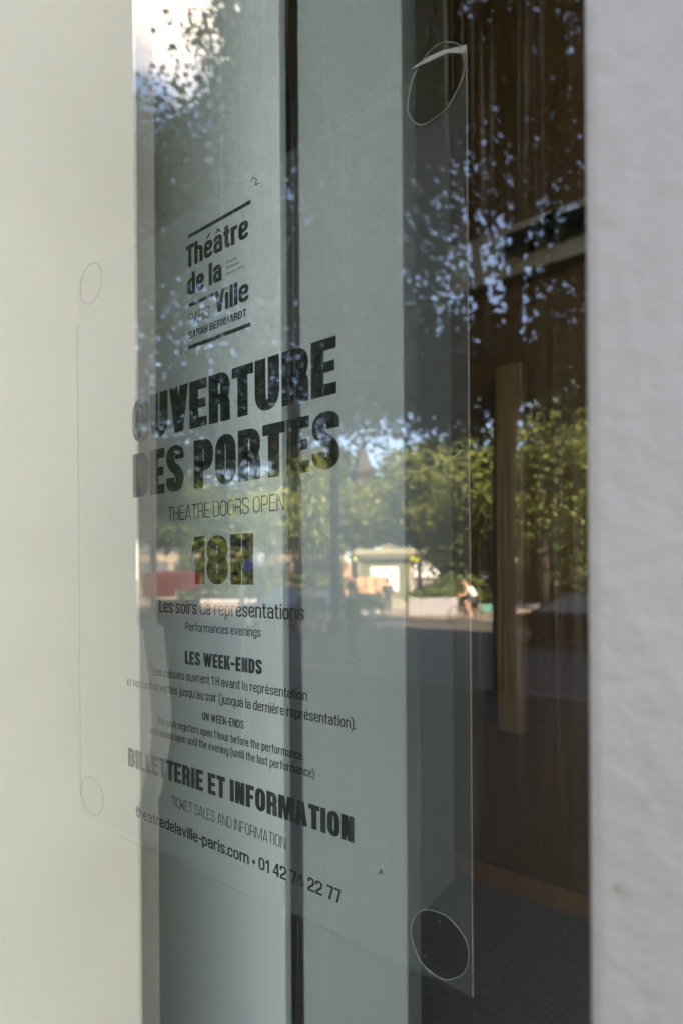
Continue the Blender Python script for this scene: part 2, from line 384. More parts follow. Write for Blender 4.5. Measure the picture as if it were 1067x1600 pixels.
# a curl at the lifted corner, a crease and a few specks
q = [on_y(*p, -.001) for p in ((640, 108), (668, 88), (690, 78), (728, 69), (727, 82), (700, 81), (672, 94))]
mesh_obj('lifted_corner', [(v.x - FX0, v.y, v.z - FZ0) for v in q] + [(v.x - FX0, v.y + .0006, v.z - FZ0) for v in q],
         [tuple(range(7)), tuple(range(13, 6, -1))] + [(i, (i + 1) % 7, 7 + (i + 1) % 7, 7 + i) for i in range(7)], bpy.data.materials['film_fold'], poster)
def on_film(pts, r, name, m, y=-.0006):
    o = MB().tube([Vector((v.x - FX0, y, v.z - FZ0)) for v in [on_y(a, b, 0) for a, b in pts]], r, 6).build(name, m, poster); return o
on_film(((532, 747), (580, 744), (620, 741), (660, 735), (690, 726), (712, 713), (724, 702)), .00022, 'crease', M_fold)
on_film(((190, 1308), (250, 1335), (320, 1368), (390, 1400)), .00013, 'crease', mat('dark_crease', (.12, .115, .09), .6))
on_film(((500, 1446), (540, 1467), (575, 1484)), .00013, 'crease', bpy.data.materials['dark_crease'])
M_ink = bpy.data.materials.new('black_ink'); M_ink.use_nodes = True
def build_ink(m, c):
    nt = m.node_tree; nt.nodes.clear(); N = nt.nodes.new; L = nt.links.new
    out = N('ShaderNodeOutputMaterial'); tr = N('ShaderNodeBsdfTransparent'); tr.inputs[0].default_value = (.9, .95, .9, 1)
    df = N('ShaderNodeBsdfDiffuse'); df.inputs[0].default_value = (*c, 1); mx = N('ShaderNodeMixShader'); mx.inputs[0].default_value = .97
    L(tr.outputs[0], mx.inputs[1]); L(df.outputs[0], mx.inputs[2]); L(mx.outputs[0], out.inputs[0])
build_ink(M_ink, (.012, .016, .013))
M_green = bpy.data.materials.new('green_ink'); M_green.use_nodes = True; build_ink(M_green, (.03, .10, .04))
for pts in (((392, 284), (397, 277), (402, 280), (400, 289), (406, 286)), ((284, 552), (286, 545)), ((592, 1366), (596, 1359), (598, 1366)), ((256, 338), (257, 334))):
    on_film(pts, .0004, 'speck', M_ink)

# ---- a narrow poster gothic drawn stroke by stroke (unit = cap height)
def fillet(pts, r, closed=False):
    pts = [Vector(p) for p in pts]; n = len(pts); out = []
    rng_ = range(n) if closed else range(1, n - 1)
    if not closed: out.append(pts[0])
    for i in rng_:
        p, a, b = pts[i], pts[i - 1], pts[(i + 1) % n]
        da, db = (a - p), (b - p)
        ra = min(r, da.length * .5); rb = min(r, db.length * .5)
        s, e = p + da.normalized() * ra, p + db.normalized() * rb
        for k in range(7):
            t = k / 6; c = .62                     # a squarish bend
            q = ((1 - t) ** 3) * s + 3 * ((1 - t) ** 2) * t * s.lerp(p, c) + 3 * (1 - t) * t * t * e.lerp(p, c) + t ** 3 * e
            out.append(q)
    if not closed: out.append(pts[-1])
    return out
def ribbon(P, pts, t, b, r=.16, closed=False):
    q = fillet(pts, r, closed); n = len(q); lo, hi = [], []
    q = [p for i, p in enumerate(q) if i == 0 or (p - q[i - 1]).length > 1e-5]; n = len(q)
    for i in range(n):
        a = q[i - 1] if (i or closed) else q[i]; c = q[(i + 1) % n] if (i < n - 1 or closed) else q[i]
        d = (c - a).normalized(); nx, ny = -d.y, d.x
        h = t / 2 * nx * nx + b / 2 * ny * ny
        lo.append((q[i].x - nx * h, q[i].y - ny * h)); hi.append((q[i].x + nx * h, q[i].y + ny * h))
    for i in range(n if closed else n - 1):
        j = (i + 1) % n; P.append([lo[i], lo[j], hi[j], hi[i]])
def glyph(ch, w, t, b):
    """returns (polygons, advance without side bearings)"""
    P = []
    X = .76
    def rect(x0, y0, x1, y1): P.append([(x0, y0), (x1, y0), (x1, y1), (x0, y1)])
    def rb(pts, r=.16, closed=False): ribbon(P, pts, t, b, r, closed)
    acc = {'é': ('e', 1), 'è': ('e', -1), 'à': ('a', -1), 'â': ('a', 0)}.get(ch)
    if acc:
        P, a = glyph(acc[0], w, t, b); c = a / 2; k = acc[1]
        if k: P.append([(c - .10 * k - .03, .84), (c - .10 * k + .09, .84), (c + .10 * k + .09, 1.03), (c + .10 * k - .06, 1.03)])
        else:
            P.append([(c - .19, .84), (c - .08, .84), (c + .05, 1.03), (c - .05, 1.03)]); P.append([(c + .08, .84), (c + .19, .84), (c + .05, 1.03), (c - .05, 1.03)])
        return P, a
    k = {'M': 1.42, 'W': 1.62, 'm': 1.62, 'w': 1.45, 'f': .66, 't': .68, 'r': .70, 'j': .5, 'E': .88, 'F': .84, 'L': .82, 'T': .94, '1': .62, '(': .55, ')': .55, '-': .62, 'A': 1.04, 'V': 1.02, 's': .92, 'c': .94, '7': .9}.get(ch, 1.0)
    w = w * k
    if ch in 'Iil': w = t
    if ch in ".'": w = t * .95
    if ch == '•': w = .34
    L, Rr, B, T, xT = t / 2, w - t / 2, b / 2, 1 - b / 2, X - b / 2
    if ch in '-': w = max(w, t * 1.6)
    if ch == 'A':
        g = w / 2; h = min(t * .58, g * .8)
        P.append([(0, 0), (t * .92, 0), (g + h * .75, 1), (g - h, 1)]); P.append([(w - t * .92, 0), (w, 0), (g + h, 1), (g - h * .75, 1)]); rect(w * .22, .19, w * .78, .19 + b * .9)
    elif ch in 'BPR':
        rect(0, 0, t, 1); m = {'B': .52, 'P': .44, 'R': .47}[ch]
        rb([(t * .5, T), (Rr, T), (Rr, m), (t * .5, m)], .2)
        if ch == 'B': rb([(t * .5, m), (Rr + .0, m), (Rr + .0, B), (t * .5, B)], .2)
        if ch == 'R': rb([(w * .45, m), (Rr, m), (Rr, 0)], .16)
    elif ch == 'C': rb([(Rr, .64), (Rr, T), (L, T), (L, B), (Rr, B), (Rr, .36)], .22)
    elif ch == 'D': rect(0, 0, t, 1); rb([(t * .5, T), (Rr, T), (Rr, B), (t * .5, B)], .24)
    elif ch in 'EF':
        rect(0, 0, t, 1); rect(t, 1 - b, w, 1); rect(t, .5 - b * .45, w * .93, .5 + b * .45)
        if ch == 'E': rect(t, 0, w, b)
    elif ch == 'H': rect(0, 0, t, 1); rect(w - t, 0, w, 1); rect(t, .5 - b * .5, w - t, .5 + b * .5)
    elif ch == 'I': rect(0, 0, t, 1)
    elif ch == 'K':
        rect(0, 0, t, 1); P.append([(t, .34), (w - t * .98, 1), (w + .02, 1), (t, .16)]); P.append([(t * 1.0 + (w - t) * .22, .50), (t + (w - t) * .62, .66), (w + .03, 0), (w - t, 0)])
    elif ch == 'L': rect(0, 0, t, 1); rect(t, 0, w, b)
    elif ch == 'M':
        rect(0, 0, t * .9, 1); rect(w - t * .9, 0, w, 1); g = w / 2; h = t * .42
        P.append([(t * .9 - .001, 1), (t * .9 - .001, 1 - .42 * 1), (g - h, 0), (g + h * .2, 0)]) if 0 else None
        P.append([(t * .5, 1), (t * 1.3, 1), (g + h * .9, 0), (g - h * .9, 0)]); P.append([(w - t * 1.3, 1), (w - t * .5, 1), (g + h * .9, 0), (g - h * .9, 0)])
    elif ch == 'N': rect(0, 0, t * .92, 1); rect(w - t * .92, 0, w, 1); P.append([(t * .3, 1), (t * 1.15, 1), (w - t * .3, 0), (w - t * 1.15, 0)])
    elif ch in 'O0': rb([(L, T), (Rr, T), (Rr, B), (L, B)], .24, True)
    elif ch == 'S': rb([(Rr, .69), (Rr, T), (L, T), (L, .585), (Rr, .415), (Rr, B), (L, B), (L, .31)], .19)
    elif ch == 'T': rect(0, 1 - b, w, 1); rect(w / 2 - t / 2, 0, w / 2 + t / 2, 1 - b)
    elif ch == 'U': rb([(L, 1), (L, B), (Rr, B), (Rr, 1)], .24)
    elif ch == 'V': P.append([(0, 1), (t, 1), (w / 2 + t * .42, 0), (w / 2 - t * .5, 0)]); P.append([(w - t, 1), (w, 1), (w / 2 + t * .5, 0), (w / 2 - t * .42, 0)])
    elif ch == 'W':
        a = w / 2
        for o in (0, a - t * .45): P.append([(o, 1), (o + t * .9, 1), (o + a * .5 + t * .62, 0), (o + a * .5 - t * .2, 0)]); P.append([(o + a - t * .45, 1), (o + a + t * .45, 1), (o + a * .5 + t * .62, 0), (o + a * .5 - t * .2, 0)])
        w = 2 * a
    elif ch == '1': rect(w - t, 0, w, 1); P.append([(0, .80), (0, .64), (w - t, .72), (w - t, 1), (w - t * .8, 1)])
    elif ch == '2': rb([(L, .66), (L, T), (Rr, T), (Rr, .56), (L, .22), (L, b * .5)], .2); rect(0, 0, w, b)
    elif ch == '4': rect(w * .88 - t, 0, w * .88, 1); rect(0, .2, w, .2 + b * .9); P.append([(0, .2 + b * .4), (t * .8, .2 + b * .4), (w * .88 - t * .2, 1), (w * .88 - t, 1)])
    elif ch == '7': rect(0, 1 - b, w, 1); P.append([(w - t, 1 - b), (w, 1 - b), (w * .5 + t * .2, 0), (w * .5 - t * .8, 0)])
    elif ch == '8': rb([(L, T), (Rr, T), (Rr, .52), (L, .52)], .2, True); rb([(L, .52), (Rr, .52), (Rr, B), (L, B)], .2, True)
    elif ch == 'a': rb([(L, X * .70), (L, xT), (Rr, xT), (Rr, 0)], .17); rb([(Rr, X * .56), (L, X * .56), (L, B), (Rr, B)], .13)
    elif ch in 'bp': rect(0, 0 if ch == 'b' else -.24, t, 1 if ch == 'b' else X); rb([(t * .5, xT), (Rr, xT), (Rr, B), (t * .5, B)], .18)
    elif ch in 'dq': rect(w - t, 0 if ch == 'd' else -.24, w, 1 if ch == 'd' else X); rb([(w - t * .5, xT), (L, xT), (L, B), (w - t * .5, B)], .18)
    elif ch == 'c': rb([(Rr, X * .64), (Rr, xT), (L, xT), (L, B), (Rr, B), (Rr, X * .36)], .18)
    elif ch == 'e': rb([(Rr, X * .30), (Rr, B), (L, B), (L, xT), (Rr, xT), (Rr, X * .50), (L, X * .50)], .18) ; 
    elif ch == 'f': x = w * .3 + t * .3; rb([(w, T), (x, T), (x, 0)], .15); rect(0, X - b, w * .95, X)
    elif ch == 'g': rect(w - t, 0, w, X); rb([(w - t * .5, xT), (L, xT), (L, B), (w - t * .5, B)], .18); rb([(Rr, .1), (Rr, -.24 + B), (L, -.24 + B), (L, -.10)], .15)
    elif ch == 'h': rect(0, 0, t, 1); rb([(t * .5, xT), (Rr, xT), (Rr, 0)], .18)
    elif ch == 'i': rect(0, 0, t, X); rect(0, .86, t, 1.0)
    elif ch == 'j': rect(w - t, 0, w, X); rect(w - t, .86, w, 1.0); rb([(Rr, .05), (Rr, -.24 + B), (0, -.24 + B)], .15)
    elif ch == 'l': rect(0, 0, t, 1)
    elif ch == 'm': rect(0, 0, t, X); c = w / 2; rb([(t * .5, xT), (c, xT), (c, 0)], .16); rb([(c, xT), (Rr, xT), (Rr, 0)], .16)
    elif ch == 'n': rect(0, 0, t, X); rb([(t * .5, xT), (Rr, xT), (Rr, 0)], .18)
    elif ch == 'o': rb([(L, xT), (Rr, xT), (Rr, B), (L, B)], .2, True)
    elif ch == 'r': rect(0, 0, t, X); rb([(L, X * .62), (L + .02, xT - .0), (w, xT)], .14)
    elif ch == 's': rb([(Rr, X * .68), (Rr, xT), (L, xT), (L, X * .59), (Rr, X * .41), (Rr, B), (L, B), (L, X * .32)], .15)
    elif ch == 't': x = w * .3 + t * .3; rb([(x, .95), (x, B), (w, B)], .15); rect(0, X - b, w * .95, X)
    elif ch == 'u': rect(w - t, 0, w, X); rb([(w - t * .5, B), (L, B), (L, X)], .18)
    elif ch in 'vy':
        P.append([(0, X), (t, X), (w / 2 + t * .4, 0), (w / 2 - t * .48, 0)]); P.append([(w - t, X), (w, X), (w / 2 + t * .48, 0), (w / 2 - t * .4, 0)])
        if ch == 'y': P.append([(w / 2 - t * .4, .02), (w / 2 + t * .48, .02), (w / 2 - t * .1, -.24), (w / 2 - t, -.24)])
    elif ch == 'w':
        a = w / 2
        for o in (0, a - t * .45): P.append([(o, X), (o + t * .9, X), (o + a * .5 + t * .62, 0), (o + a * .5 - t * .2, 0)]); P.append([(o + a - t * .45, X), (o + a + t * .45, X), (o + a * .5 + t * .62, 0), (o + a * .5 - t * .2, 0)])
    elif ch == '.': rect(0, 0, w, b * 1.25)
    elif ch == "'": P.append([(w * .15, .74), (w * .7, .74), (w, 1), (0, 1)])
    elif ch == '-': rect(0, .36, w, .36 + b)
    elif ch == '(': rb([(w, 1.03), (L, .80), (L, .06), (w, -.17)], .3)
    elif ch == ')': rb([(0, 1.03), (Rr, .80), (Rr, .06), (0, -.17)], .3)
    elif ch == '•': P.append([(.17 + .17 * math.cos(2 * math.pi * i / 16), .40 + .17 * math.sin(2 * math.pi * i / 16)) for i in range(16)])
    return P, w
def letter(body, x0, x1, top, base, stem, bar, gap=.085, m=None, name='lettering'):
    """one line of print: left/right ends in the photo, (x, y) of the cap line and of the base line"""
    X0, X1 = on_y(x0, HOR, 0).x, on_y(x1, HOR, 0).x
    zt, zb = on_y(*top, 0).z, on_y(*base, 0).z
    cap = zt - zb; Wc = (X1 - X0) / cap
    def run(w):
        x = 0; out = []
        for i, ch in enumerate(body):
            if ch == ' ': x += w * .42 + gap * .3; continue
            P, a = glyph(ch, w, stem, bar); out.append((x, P)); x += a + gap * (.6 if ch in "TLV.'" else 1)
        return x - gap, out
    lo, hi = .1, 2.0
    for _ in range(30):
        w_ = (lo + hi) / 2
        if run(w_)[0] > Wc: hi = w_
        else: lo = w_
    _, out = run(w_)
    vs, fs = [], []; k = 0
    for x, P in out:
        for po in P:
            k += 1; y = -.0009 - (k % 5) * .00001; o = len(vs)
            vs += [(X0 + (x + a) * cap - FX0, y, zb + b * cap - FZ0) for a, b in po]; fs.append(tuple(range(o, o + len(po))))
    return mesh_obj(name, vs, fs, m or M_ink, poster)
def bar(x0, yt0, yb0, x1, yt1, yb1):
    a, b = on_y(x0, yt0, 0), on_y(x0, yb0, 0); c, d = on_y(x1, yt1, 0), on_y(x1, yb1, 0)
    zt, zb = (a.z + c.z) / 2, (b.z + d.z) / 2
    mesh_obj('printed_rule', [(a.x - FX0, -.0009, zb - FZ0), (c.x - FX0, -.0009, zb - FZ0), (c.x - FX0, -.0009, zt - FZ0), (a.x - FX0, -.0009, zt - FZ0)], [(0, 1, 2, 3)], M_ink, poster)
bar(295.4, 365.8, 371.2, 393, 313.8, 320.6)
bar(297, 474.5, 480, 335.8, 457.4, 463.2)
bar(295.4, 540, 545.6, 393, 504.3, 511.4)
letter('Théâtre', 295.4, 393, (295, 384), (295, 419), .24, .18, .06)
letter('de la', 297, 351, (307, 422.5), (307, 457), .24, .18, .06)
letter('Ville', 340, 393, (340, 455), (340, 489.5), .24, .18, .06)
letter('PARIS', 299.2, 331.2, (300, 489.5), (300, 507.3), .09, .08)
letter('SARAH BERNHARDT', 298.7, 388.9, (300, 517), (300, 528.6), .24, .18, .08)
letter('Direction', 358.3, 375.5, (359, 406.5), (359, 411), .2, .17, .09, M_green)
letter('Emmanuel', 358.3, 378.4, (359, 415), (359, 419.6), .2, .17, .09, M_green)
letter('Demarcy-Mota', 358.3, 386, (359, 424.6), (359, 429), .2, .17, .09, M_green)
letter('OUVERTURE', 209.8, 528.8, (528, 523.2), (528, 614.4), .30, .21, .06)
letter('DES PORTES', 209.8, 533.3, (212, 710), (212, 777.4), .30, .21, .06)
letter('THEATRE DOORS OPEN', 264.5, 446, (267, 792), (267, 814.6), .10, .08)
letter('18H', 301.7, 397.4, (397, 832.4), (397, 913.8), .32, .22, .07)
letter('Les soirs de représentations', 250, 476, (252, 937), (252, 957), .165, .13, .075)
letter('Performances evenings', 290.6, 408.4, (291, 972.4), (291, 985.6), .165, .13, .075)
letter('LES WEEK-ENDS', 289.5, 409.8, (290, 1016.6), (290, 1037.4), .285, .20, .065)
letter('Les caisses ouvrent 1 H avant la représentation', 240.3, 479.9, (241, 1042), (241, 1055), .165, .13, .075)
letter("et restent ouvertes jusqu'au soir (jusquà la dernière représentation).", 198.7, 555.8, (199, 1058), (199, 1070.6), .165, .13, .075)
letter('ON WEEK-ENDS', 315.9, 381, (318, 1112.5), (318, 1125), .20, .16, .075)
letter('The cash registers open 1 hour before the performance', 245.5, 471.6, (247, 1119.4), (247, 1131.2), .165, .13, .075)
letter('and remain open until the evening (until the last performance)', 233.3, 490.3, (235, 1135), (235, 1146.5), .165, .13, .075)
letter('BILLETTERIE ET INFORMATION', 199.5, 551.9, (551, 1276), (551, 1316.4), .285, .20, .065)
letter('TICKET SALES AND INFORMATION', 267, 445, (270, 1243.3), (270, 1259.3), .10, .08)
letter('theatredelaville-paris.com • 01 42 74 22 77', 210.7, 530.5, (528, 1388), (528, 1410.3), .20, .16, .07)

# ------------------------------------------------------------------ the square in front of the theatre
YK = -21.7
M_asph = mat('asphalt', (.055, .053, .050), .85, var=.25, scale=2.5, bump=.2, bscale=120, spec=.2)
M_pave = mat('paving', (.15, .125, .10), .75, var=.2, scale=1.2)
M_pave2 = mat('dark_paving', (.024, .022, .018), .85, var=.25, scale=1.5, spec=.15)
M_kerb = mat('granite_kerb', (.09, .085, .078), .7, var=.2, scale=20)
MB().box((-300, -300, -.6), (300, 200, -.3)).build('ground', M_pave2, kind='structure')
MB().box((-120, YK, -.29), (120, -9.002, 0)).build('road', M_asph, kind='structure')
MB().box((-120, -8.8, -.29), (120, -3.302, .12)).build('pavement', M_pave2, kind='structure')
MB().box((-120, -9.0, -.29), (120, -8.802, .13), .02).build('kerb', M_kerb, kind='structure')
MB().box((-30, -3.3, -.29), (30, YR, Z0)).build('terrace', M_pave2, kind='structure')
MB().box((-120, YK - .3, -.29), (120, YK - .002, .13), .02).build('kerb', M_kerb, kind='structure')
MB().box((-140, -150, -.29), (140, YK - .302, .12)).build('square_paving', M_pave, kind='structure')
M_bark = mat('grey_brown_bark', (.045, .037, .028), .9, col2=(.022, .018, .014), scale=6, bump=.6, bscale=14, bdist=.03)
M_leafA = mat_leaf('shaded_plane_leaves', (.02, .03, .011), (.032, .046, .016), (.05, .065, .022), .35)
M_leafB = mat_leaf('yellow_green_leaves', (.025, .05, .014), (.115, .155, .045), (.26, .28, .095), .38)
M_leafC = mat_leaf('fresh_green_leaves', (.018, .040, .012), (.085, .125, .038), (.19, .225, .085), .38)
M_leafD = mat_leaf('deep_green_leaves', (.018, .034, .010), (.05, .075, .022), (.12, .14, .045), .35)

M_leafE = mat_leaf('soft_green_leaves', (.06, .085, .035), (.10, .135, .055), (.15, .185, .08), .5)

def crown(name, blobs, n, size, m, parent, seed, clump=.5, per=14, flat=.0):
    rng = np.random.default_rng(seed)
    vol = np.array([b[3] * b[4] * b[5] for b in blobs]) ** .8; vol = vol / vol.sum()
    nc = max(1, int(n) // per)
    pick = rng.choice(len(blobs), nc, p=vol)
    B = np.array(blobs)[pick]
    d = rng.normal(size=(nc, 3)); d /= np.linalg.norm(d, axis=1, keepdims=True)
    r = rng.random(nc) ** .42
    cc = B[:, :3] + d * r[:, None] * B[:, 3:6]
    c = np.repeat(cc, per, 0) + rng.normal(size=(nc * per, 3)) * clump * .5 * np.array((1, 1, .7))
    k = len(c)
    nr = rng.normal(size=(k, 3)) + np.array((0, 0, .6)); nr /= np.linalg.norm(nr, axis=1, keepdims=True)
    t = np.cross(nr, rng.normal(size=(k, 3))); t /= np.linalg.norm(t, axis=1, keepdims=True)
    b = np.cross(nr, t)
    sz = size * (.6 + .8 * rng.random(k))[:, None]
    P = np.empty((k, 4, 3)); P[:, 0] = c - t * sz * .62; P[:, 1] = c + b * sz * .42 + nr * sz * .1; P[:, 2] = c + t * sz * .62; P[:, 3] = c - b * sz * .42 + nr * sz * .1
    me = bpy.data.meshes.new(name)
    me.vertices.add(k * 4); me.vertices.foreach_set('co', P.reshape(-1).astype(np.float32))
    me.loops.add(k * 4); me.loops.foreach_set('vertex_index', np.arange(k * 4, dtype=np.int32))
    me.polygons.add(k); me.polygons.foreach_set('loop_start', np.arange(0, k * 4, 4, dtype=np.int32))
    me.update(calc_edges=True); me.materials.append(m)
    o = bpy.data.objects.new(name, me); COL.objects.link(o); o.parent = parent
    return o

def tree(base, label, blobs, n, size, m, seed, trunk, limbs=(), group='trees on the square', clump=.5, per=14):
    """blobs and limbs in world space"""
    e = empty('tree', base, label=label, cat='tree', group=group)
    mb = MB(); mb.tube([Vector(p) - base for p, r in trunk], [r for p, r in trunk], 12)
    mb.build('trunk', M_bark, e)
    for lb in limbs:
        MB().tube([Vector(p) - base for p, r in lb], [r for p, r in lb], 8).build('limb', M_bark, e)
    crown('crown', [(b[0] - base.x, b[1] - base.y, b[2] - base.z, b[3], b[4], b[5]) for b in blobs], n, size, m, e, seed, clump, per)
    return e
def blob(x, y, D, rx, ry, rz):           # centre from the reflection, radii in metres
    p = refl(x, y, D); return (p.x, p.y, p.z, rx, ry, rz)

# near plane tree, in the theatre's shade: dark trunk and forks right of the poster
DA = 9.6
def ta(x, y, r, D=DA): return (refl(x, y, D), r)
base = refl_ground(789, DA, .12)
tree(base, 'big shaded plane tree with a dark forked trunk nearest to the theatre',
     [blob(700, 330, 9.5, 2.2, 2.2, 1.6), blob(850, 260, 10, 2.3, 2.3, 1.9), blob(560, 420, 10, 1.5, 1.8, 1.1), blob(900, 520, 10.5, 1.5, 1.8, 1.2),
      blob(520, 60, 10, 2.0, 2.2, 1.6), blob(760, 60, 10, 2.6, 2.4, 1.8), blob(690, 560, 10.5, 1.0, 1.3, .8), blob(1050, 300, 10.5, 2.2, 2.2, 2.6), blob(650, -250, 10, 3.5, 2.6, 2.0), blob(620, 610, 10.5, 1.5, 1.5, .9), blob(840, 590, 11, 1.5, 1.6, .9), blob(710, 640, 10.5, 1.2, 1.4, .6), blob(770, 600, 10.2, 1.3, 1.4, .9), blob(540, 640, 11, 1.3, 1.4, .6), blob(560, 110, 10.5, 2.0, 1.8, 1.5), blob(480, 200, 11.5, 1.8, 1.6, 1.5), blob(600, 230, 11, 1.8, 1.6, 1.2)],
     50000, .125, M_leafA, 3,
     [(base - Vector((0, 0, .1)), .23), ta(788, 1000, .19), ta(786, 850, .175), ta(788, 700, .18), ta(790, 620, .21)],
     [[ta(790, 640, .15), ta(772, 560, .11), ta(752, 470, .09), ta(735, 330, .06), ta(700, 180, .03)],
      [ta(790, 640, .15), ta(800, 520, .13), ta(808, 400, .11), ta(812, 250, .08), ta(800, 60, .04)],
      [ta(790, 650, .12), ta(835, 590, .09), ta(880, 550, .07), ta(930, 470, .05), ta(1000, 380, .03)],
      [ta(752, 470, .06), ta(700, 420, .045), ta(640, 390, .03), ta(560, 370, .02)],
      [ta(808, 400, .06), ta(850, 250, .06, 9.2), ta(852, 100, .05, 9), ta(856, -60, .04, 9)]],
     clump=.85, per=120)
# next tree along the kerb
DB = 14.5
base = refl_ground(470, DB, .0); base = refl_ground(524, 19.5, 0.0)
def tb(x, y, r, D=19.5): return (refl(x, y, D), r)
tree(base, 'slim grey trunked tree across the road with a high dark crown',
     [blob(500, 520, 18, 2.6, 2.4, 1.5), blob(430, 560, 17, 2.2, 2.4, 1.4), blob(600, 560, 19, 2.2, 2.4, 1.6), blob(390, 400, 17, 2.6, 2.6, 1.8), blob(560, 330, 19, 3.2, 2.6, 2.2), blob(640, 620, 20, 1.7, 1.6, 1.3), blob(470, 640, 19, 2.0, 1.8, 1.0), blob(560, 630, 20, 1.5, 1.6, .9), blob(690, 640, 20, 1.4, 1.6, 1.0), blob(380, 620, 18, 1.9, 1.8, 1.2)],
     21000, .15, M_leafA, 5, [(base - Vector((0, 0, .1)), .2), tb(524, 900, .16), tb(523, 760, .15), tb(522, 640, .14), tb(518, 520, .11), tb(515, 380, .06)],
     [[tb(522, 640, .09), tb(490, 560, .07), tb(450, 500, .04)], [tb(521, 600, .08), tb(570, 520, .06), tb(620, 470, .03)]], clump=1.3, per=130)
# tree at the left end, hanging foliage under the bright cloud
base = refl_ground(165, 17, 0.0)
def tc_(x, y, r, D=17): return (refl(x, y, D), r)
tree(base, 'leaning tree left of the others with drooping foliage under the white cloud',
     [blob(300, 330, 16, 2.0, 2.2, 1.6), blob(240, 420, 16, 1.6, 2.0, 2.0), blob(380, 230, 16, 1.6, 1.8, 2.4), blob(250, 600, 17, 1.8, 2.0, 1.5), blob(340, 560, 17, 2.0, 2.0, 1.6), blob(440, 60, 15, 1.8, 2.0, 2.6), blob(300, 200, 15, 1.5, 1.4, .9), blob(260, 280, 15.5, 1.3, 1.4, 1.0), blob(350, 400, 16, 1.6, 1.6, 1.3), blob(230, 720, 19, 1.6, 1.8, 1.2), blob(320, 720, 19, 1.6, 1.6, 1.0), blob(350, 60, 15, .6, .8, 1.2), blob(380, 690, 19, 1.9, 1.8, 1.2), blob(290, 660, 18, 1.8, 1.8, 1.2)],
     40000, .12, M_leafE, 7, [(base - Vector((0, 0, .1)), .24), tc_(166, 900, .2), tc_(170, 780, .19), tc_(195, 650, .17), tc_(250, 480, .12), tc_(320, 300, .07)],
     [[tc_(185, 690, .1), tc_(240, 640, .07), tc_(300, 600, .04)]], clump=1.1, per=110)
base = refl_ground(240, 27, .12)
tree(base, 'thin tree beside the red stall roof', [blob(225, 740, 27, 2.4, 2.4, 1.6), blob(280, 780, 28, 2.2, 2.2, 1.1)], 5000, .26, M_leafC, 8,
     [(base, .16), (refl(240, 880, 27), .14), (refl(238, 780, 27), .12), (refl(236, 720, 27), .07)])
# sunlit row beyond the kiosk
row = [
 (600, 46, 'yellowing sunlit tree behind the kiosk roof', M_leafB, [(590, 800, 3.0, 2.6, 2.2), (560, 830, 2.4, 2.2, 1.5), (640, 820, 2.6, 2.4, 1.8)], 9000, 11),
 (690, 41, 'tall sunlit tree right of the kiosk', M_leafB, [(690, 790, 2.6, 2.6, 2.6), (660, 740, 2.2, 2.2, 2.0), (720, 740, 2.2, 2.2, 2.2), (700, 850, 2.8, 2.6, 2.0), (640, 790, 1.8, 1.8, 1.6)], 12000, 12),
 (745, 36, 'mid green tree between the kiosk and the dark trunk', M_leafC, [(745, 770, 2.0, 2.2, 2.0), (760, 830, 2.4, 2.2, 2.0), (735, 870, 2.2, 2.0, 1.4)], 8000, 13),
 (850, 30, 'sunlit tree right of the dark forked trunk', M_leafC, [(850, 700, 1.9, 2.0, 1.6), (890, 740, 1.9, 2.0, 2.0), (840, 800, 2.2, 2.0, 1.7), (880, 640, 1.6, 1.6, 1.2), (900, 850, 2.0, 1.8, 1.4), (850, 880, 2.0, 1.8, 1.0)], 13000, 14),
 (940, 33, 'rightmost sunlit tree behind the dark parked car', M_leafC, [(930, 740, 2.6, 2.4, 2.8), (960, 640, 2.6, 2.4, 2.4), (900, 850, 2.4, 2.2, 1.8)], 9000, 15),
 (470, 44, 'broad sunlit tree behind the slim grey trunk', M_leafB, [(470, 820, 3.2, 2.8, 2.0), (430, 810, 2.6, 2.4, 2.0), (510, 790, 2.6, 2.4, 2.2), (470, 740, 2.0, 2.0, 1.5), (440, 700, 1.4, 1.6, .9)], 12000, 16),
 (385, 48, 'round green tree behind the blue street sign', M_leafD, [(380, 805, 3.4, 3.0, 2.4), (340, 830, 2.8, 2.6, 1.7), (420, 800, 2.6, 2.6, 2.0)], 8000, 17),
 (300, 52, 'deep green tree above the red stall', M_leafD, [(300, 820, 3.6, 3.0, 2.2), (255, 820, 3.0, 2.6, 2.0)], 7000, 18),
 (795, 52, 'far tree seen just beside the forked trunk', M_leafD, [(795, 800, 4.2, 3.4, 3.6), (840, 770, 3.8, 3.4, 3.4), (900, 800, 4.0, 3.4, 3.8)], 9000, 19),
 (655, 60, 'dark far tree behind the tall sunlit tree', M_leafD, [(640, 770, 4.0, 3.6, 4.0), (720, 740, 4.6, 3.6, 5.0), (625, 730, 1.8, 2.0, 1.6)], 9500, 20),
 (515, 66, 'dark far tree left of the turret', M_leafD, [(490, 780, 5.0, 3.6, 4.2), (520, 730, 2.6, 2.6, 2.2), (420, 790, 5.0, 3.6, 3.6)], 9000, 21),
]
for px, D, lab, m, bl, n, sd_ in row:
    base = refl_ground(px, D, .12)
    top = refl(px, bl[0][1], D)
    bls = [blob(x, y, D + (i - 1) * .8, a * 1.05, b, c) for i, (x, y, a, b, c) in enumerate(bl)]
    tree(base, lab, bls, n * 1.3, .27 * D / 42, m, sd_, [(base, .24), (base.lerp(top, .4), .2), (base.lerp(top, .8), .13), (top, .06)],
         [[(base.lerp(top, .6), .1), (Vector(bls[1][:3]), .04)]], clump=.95, per=26)

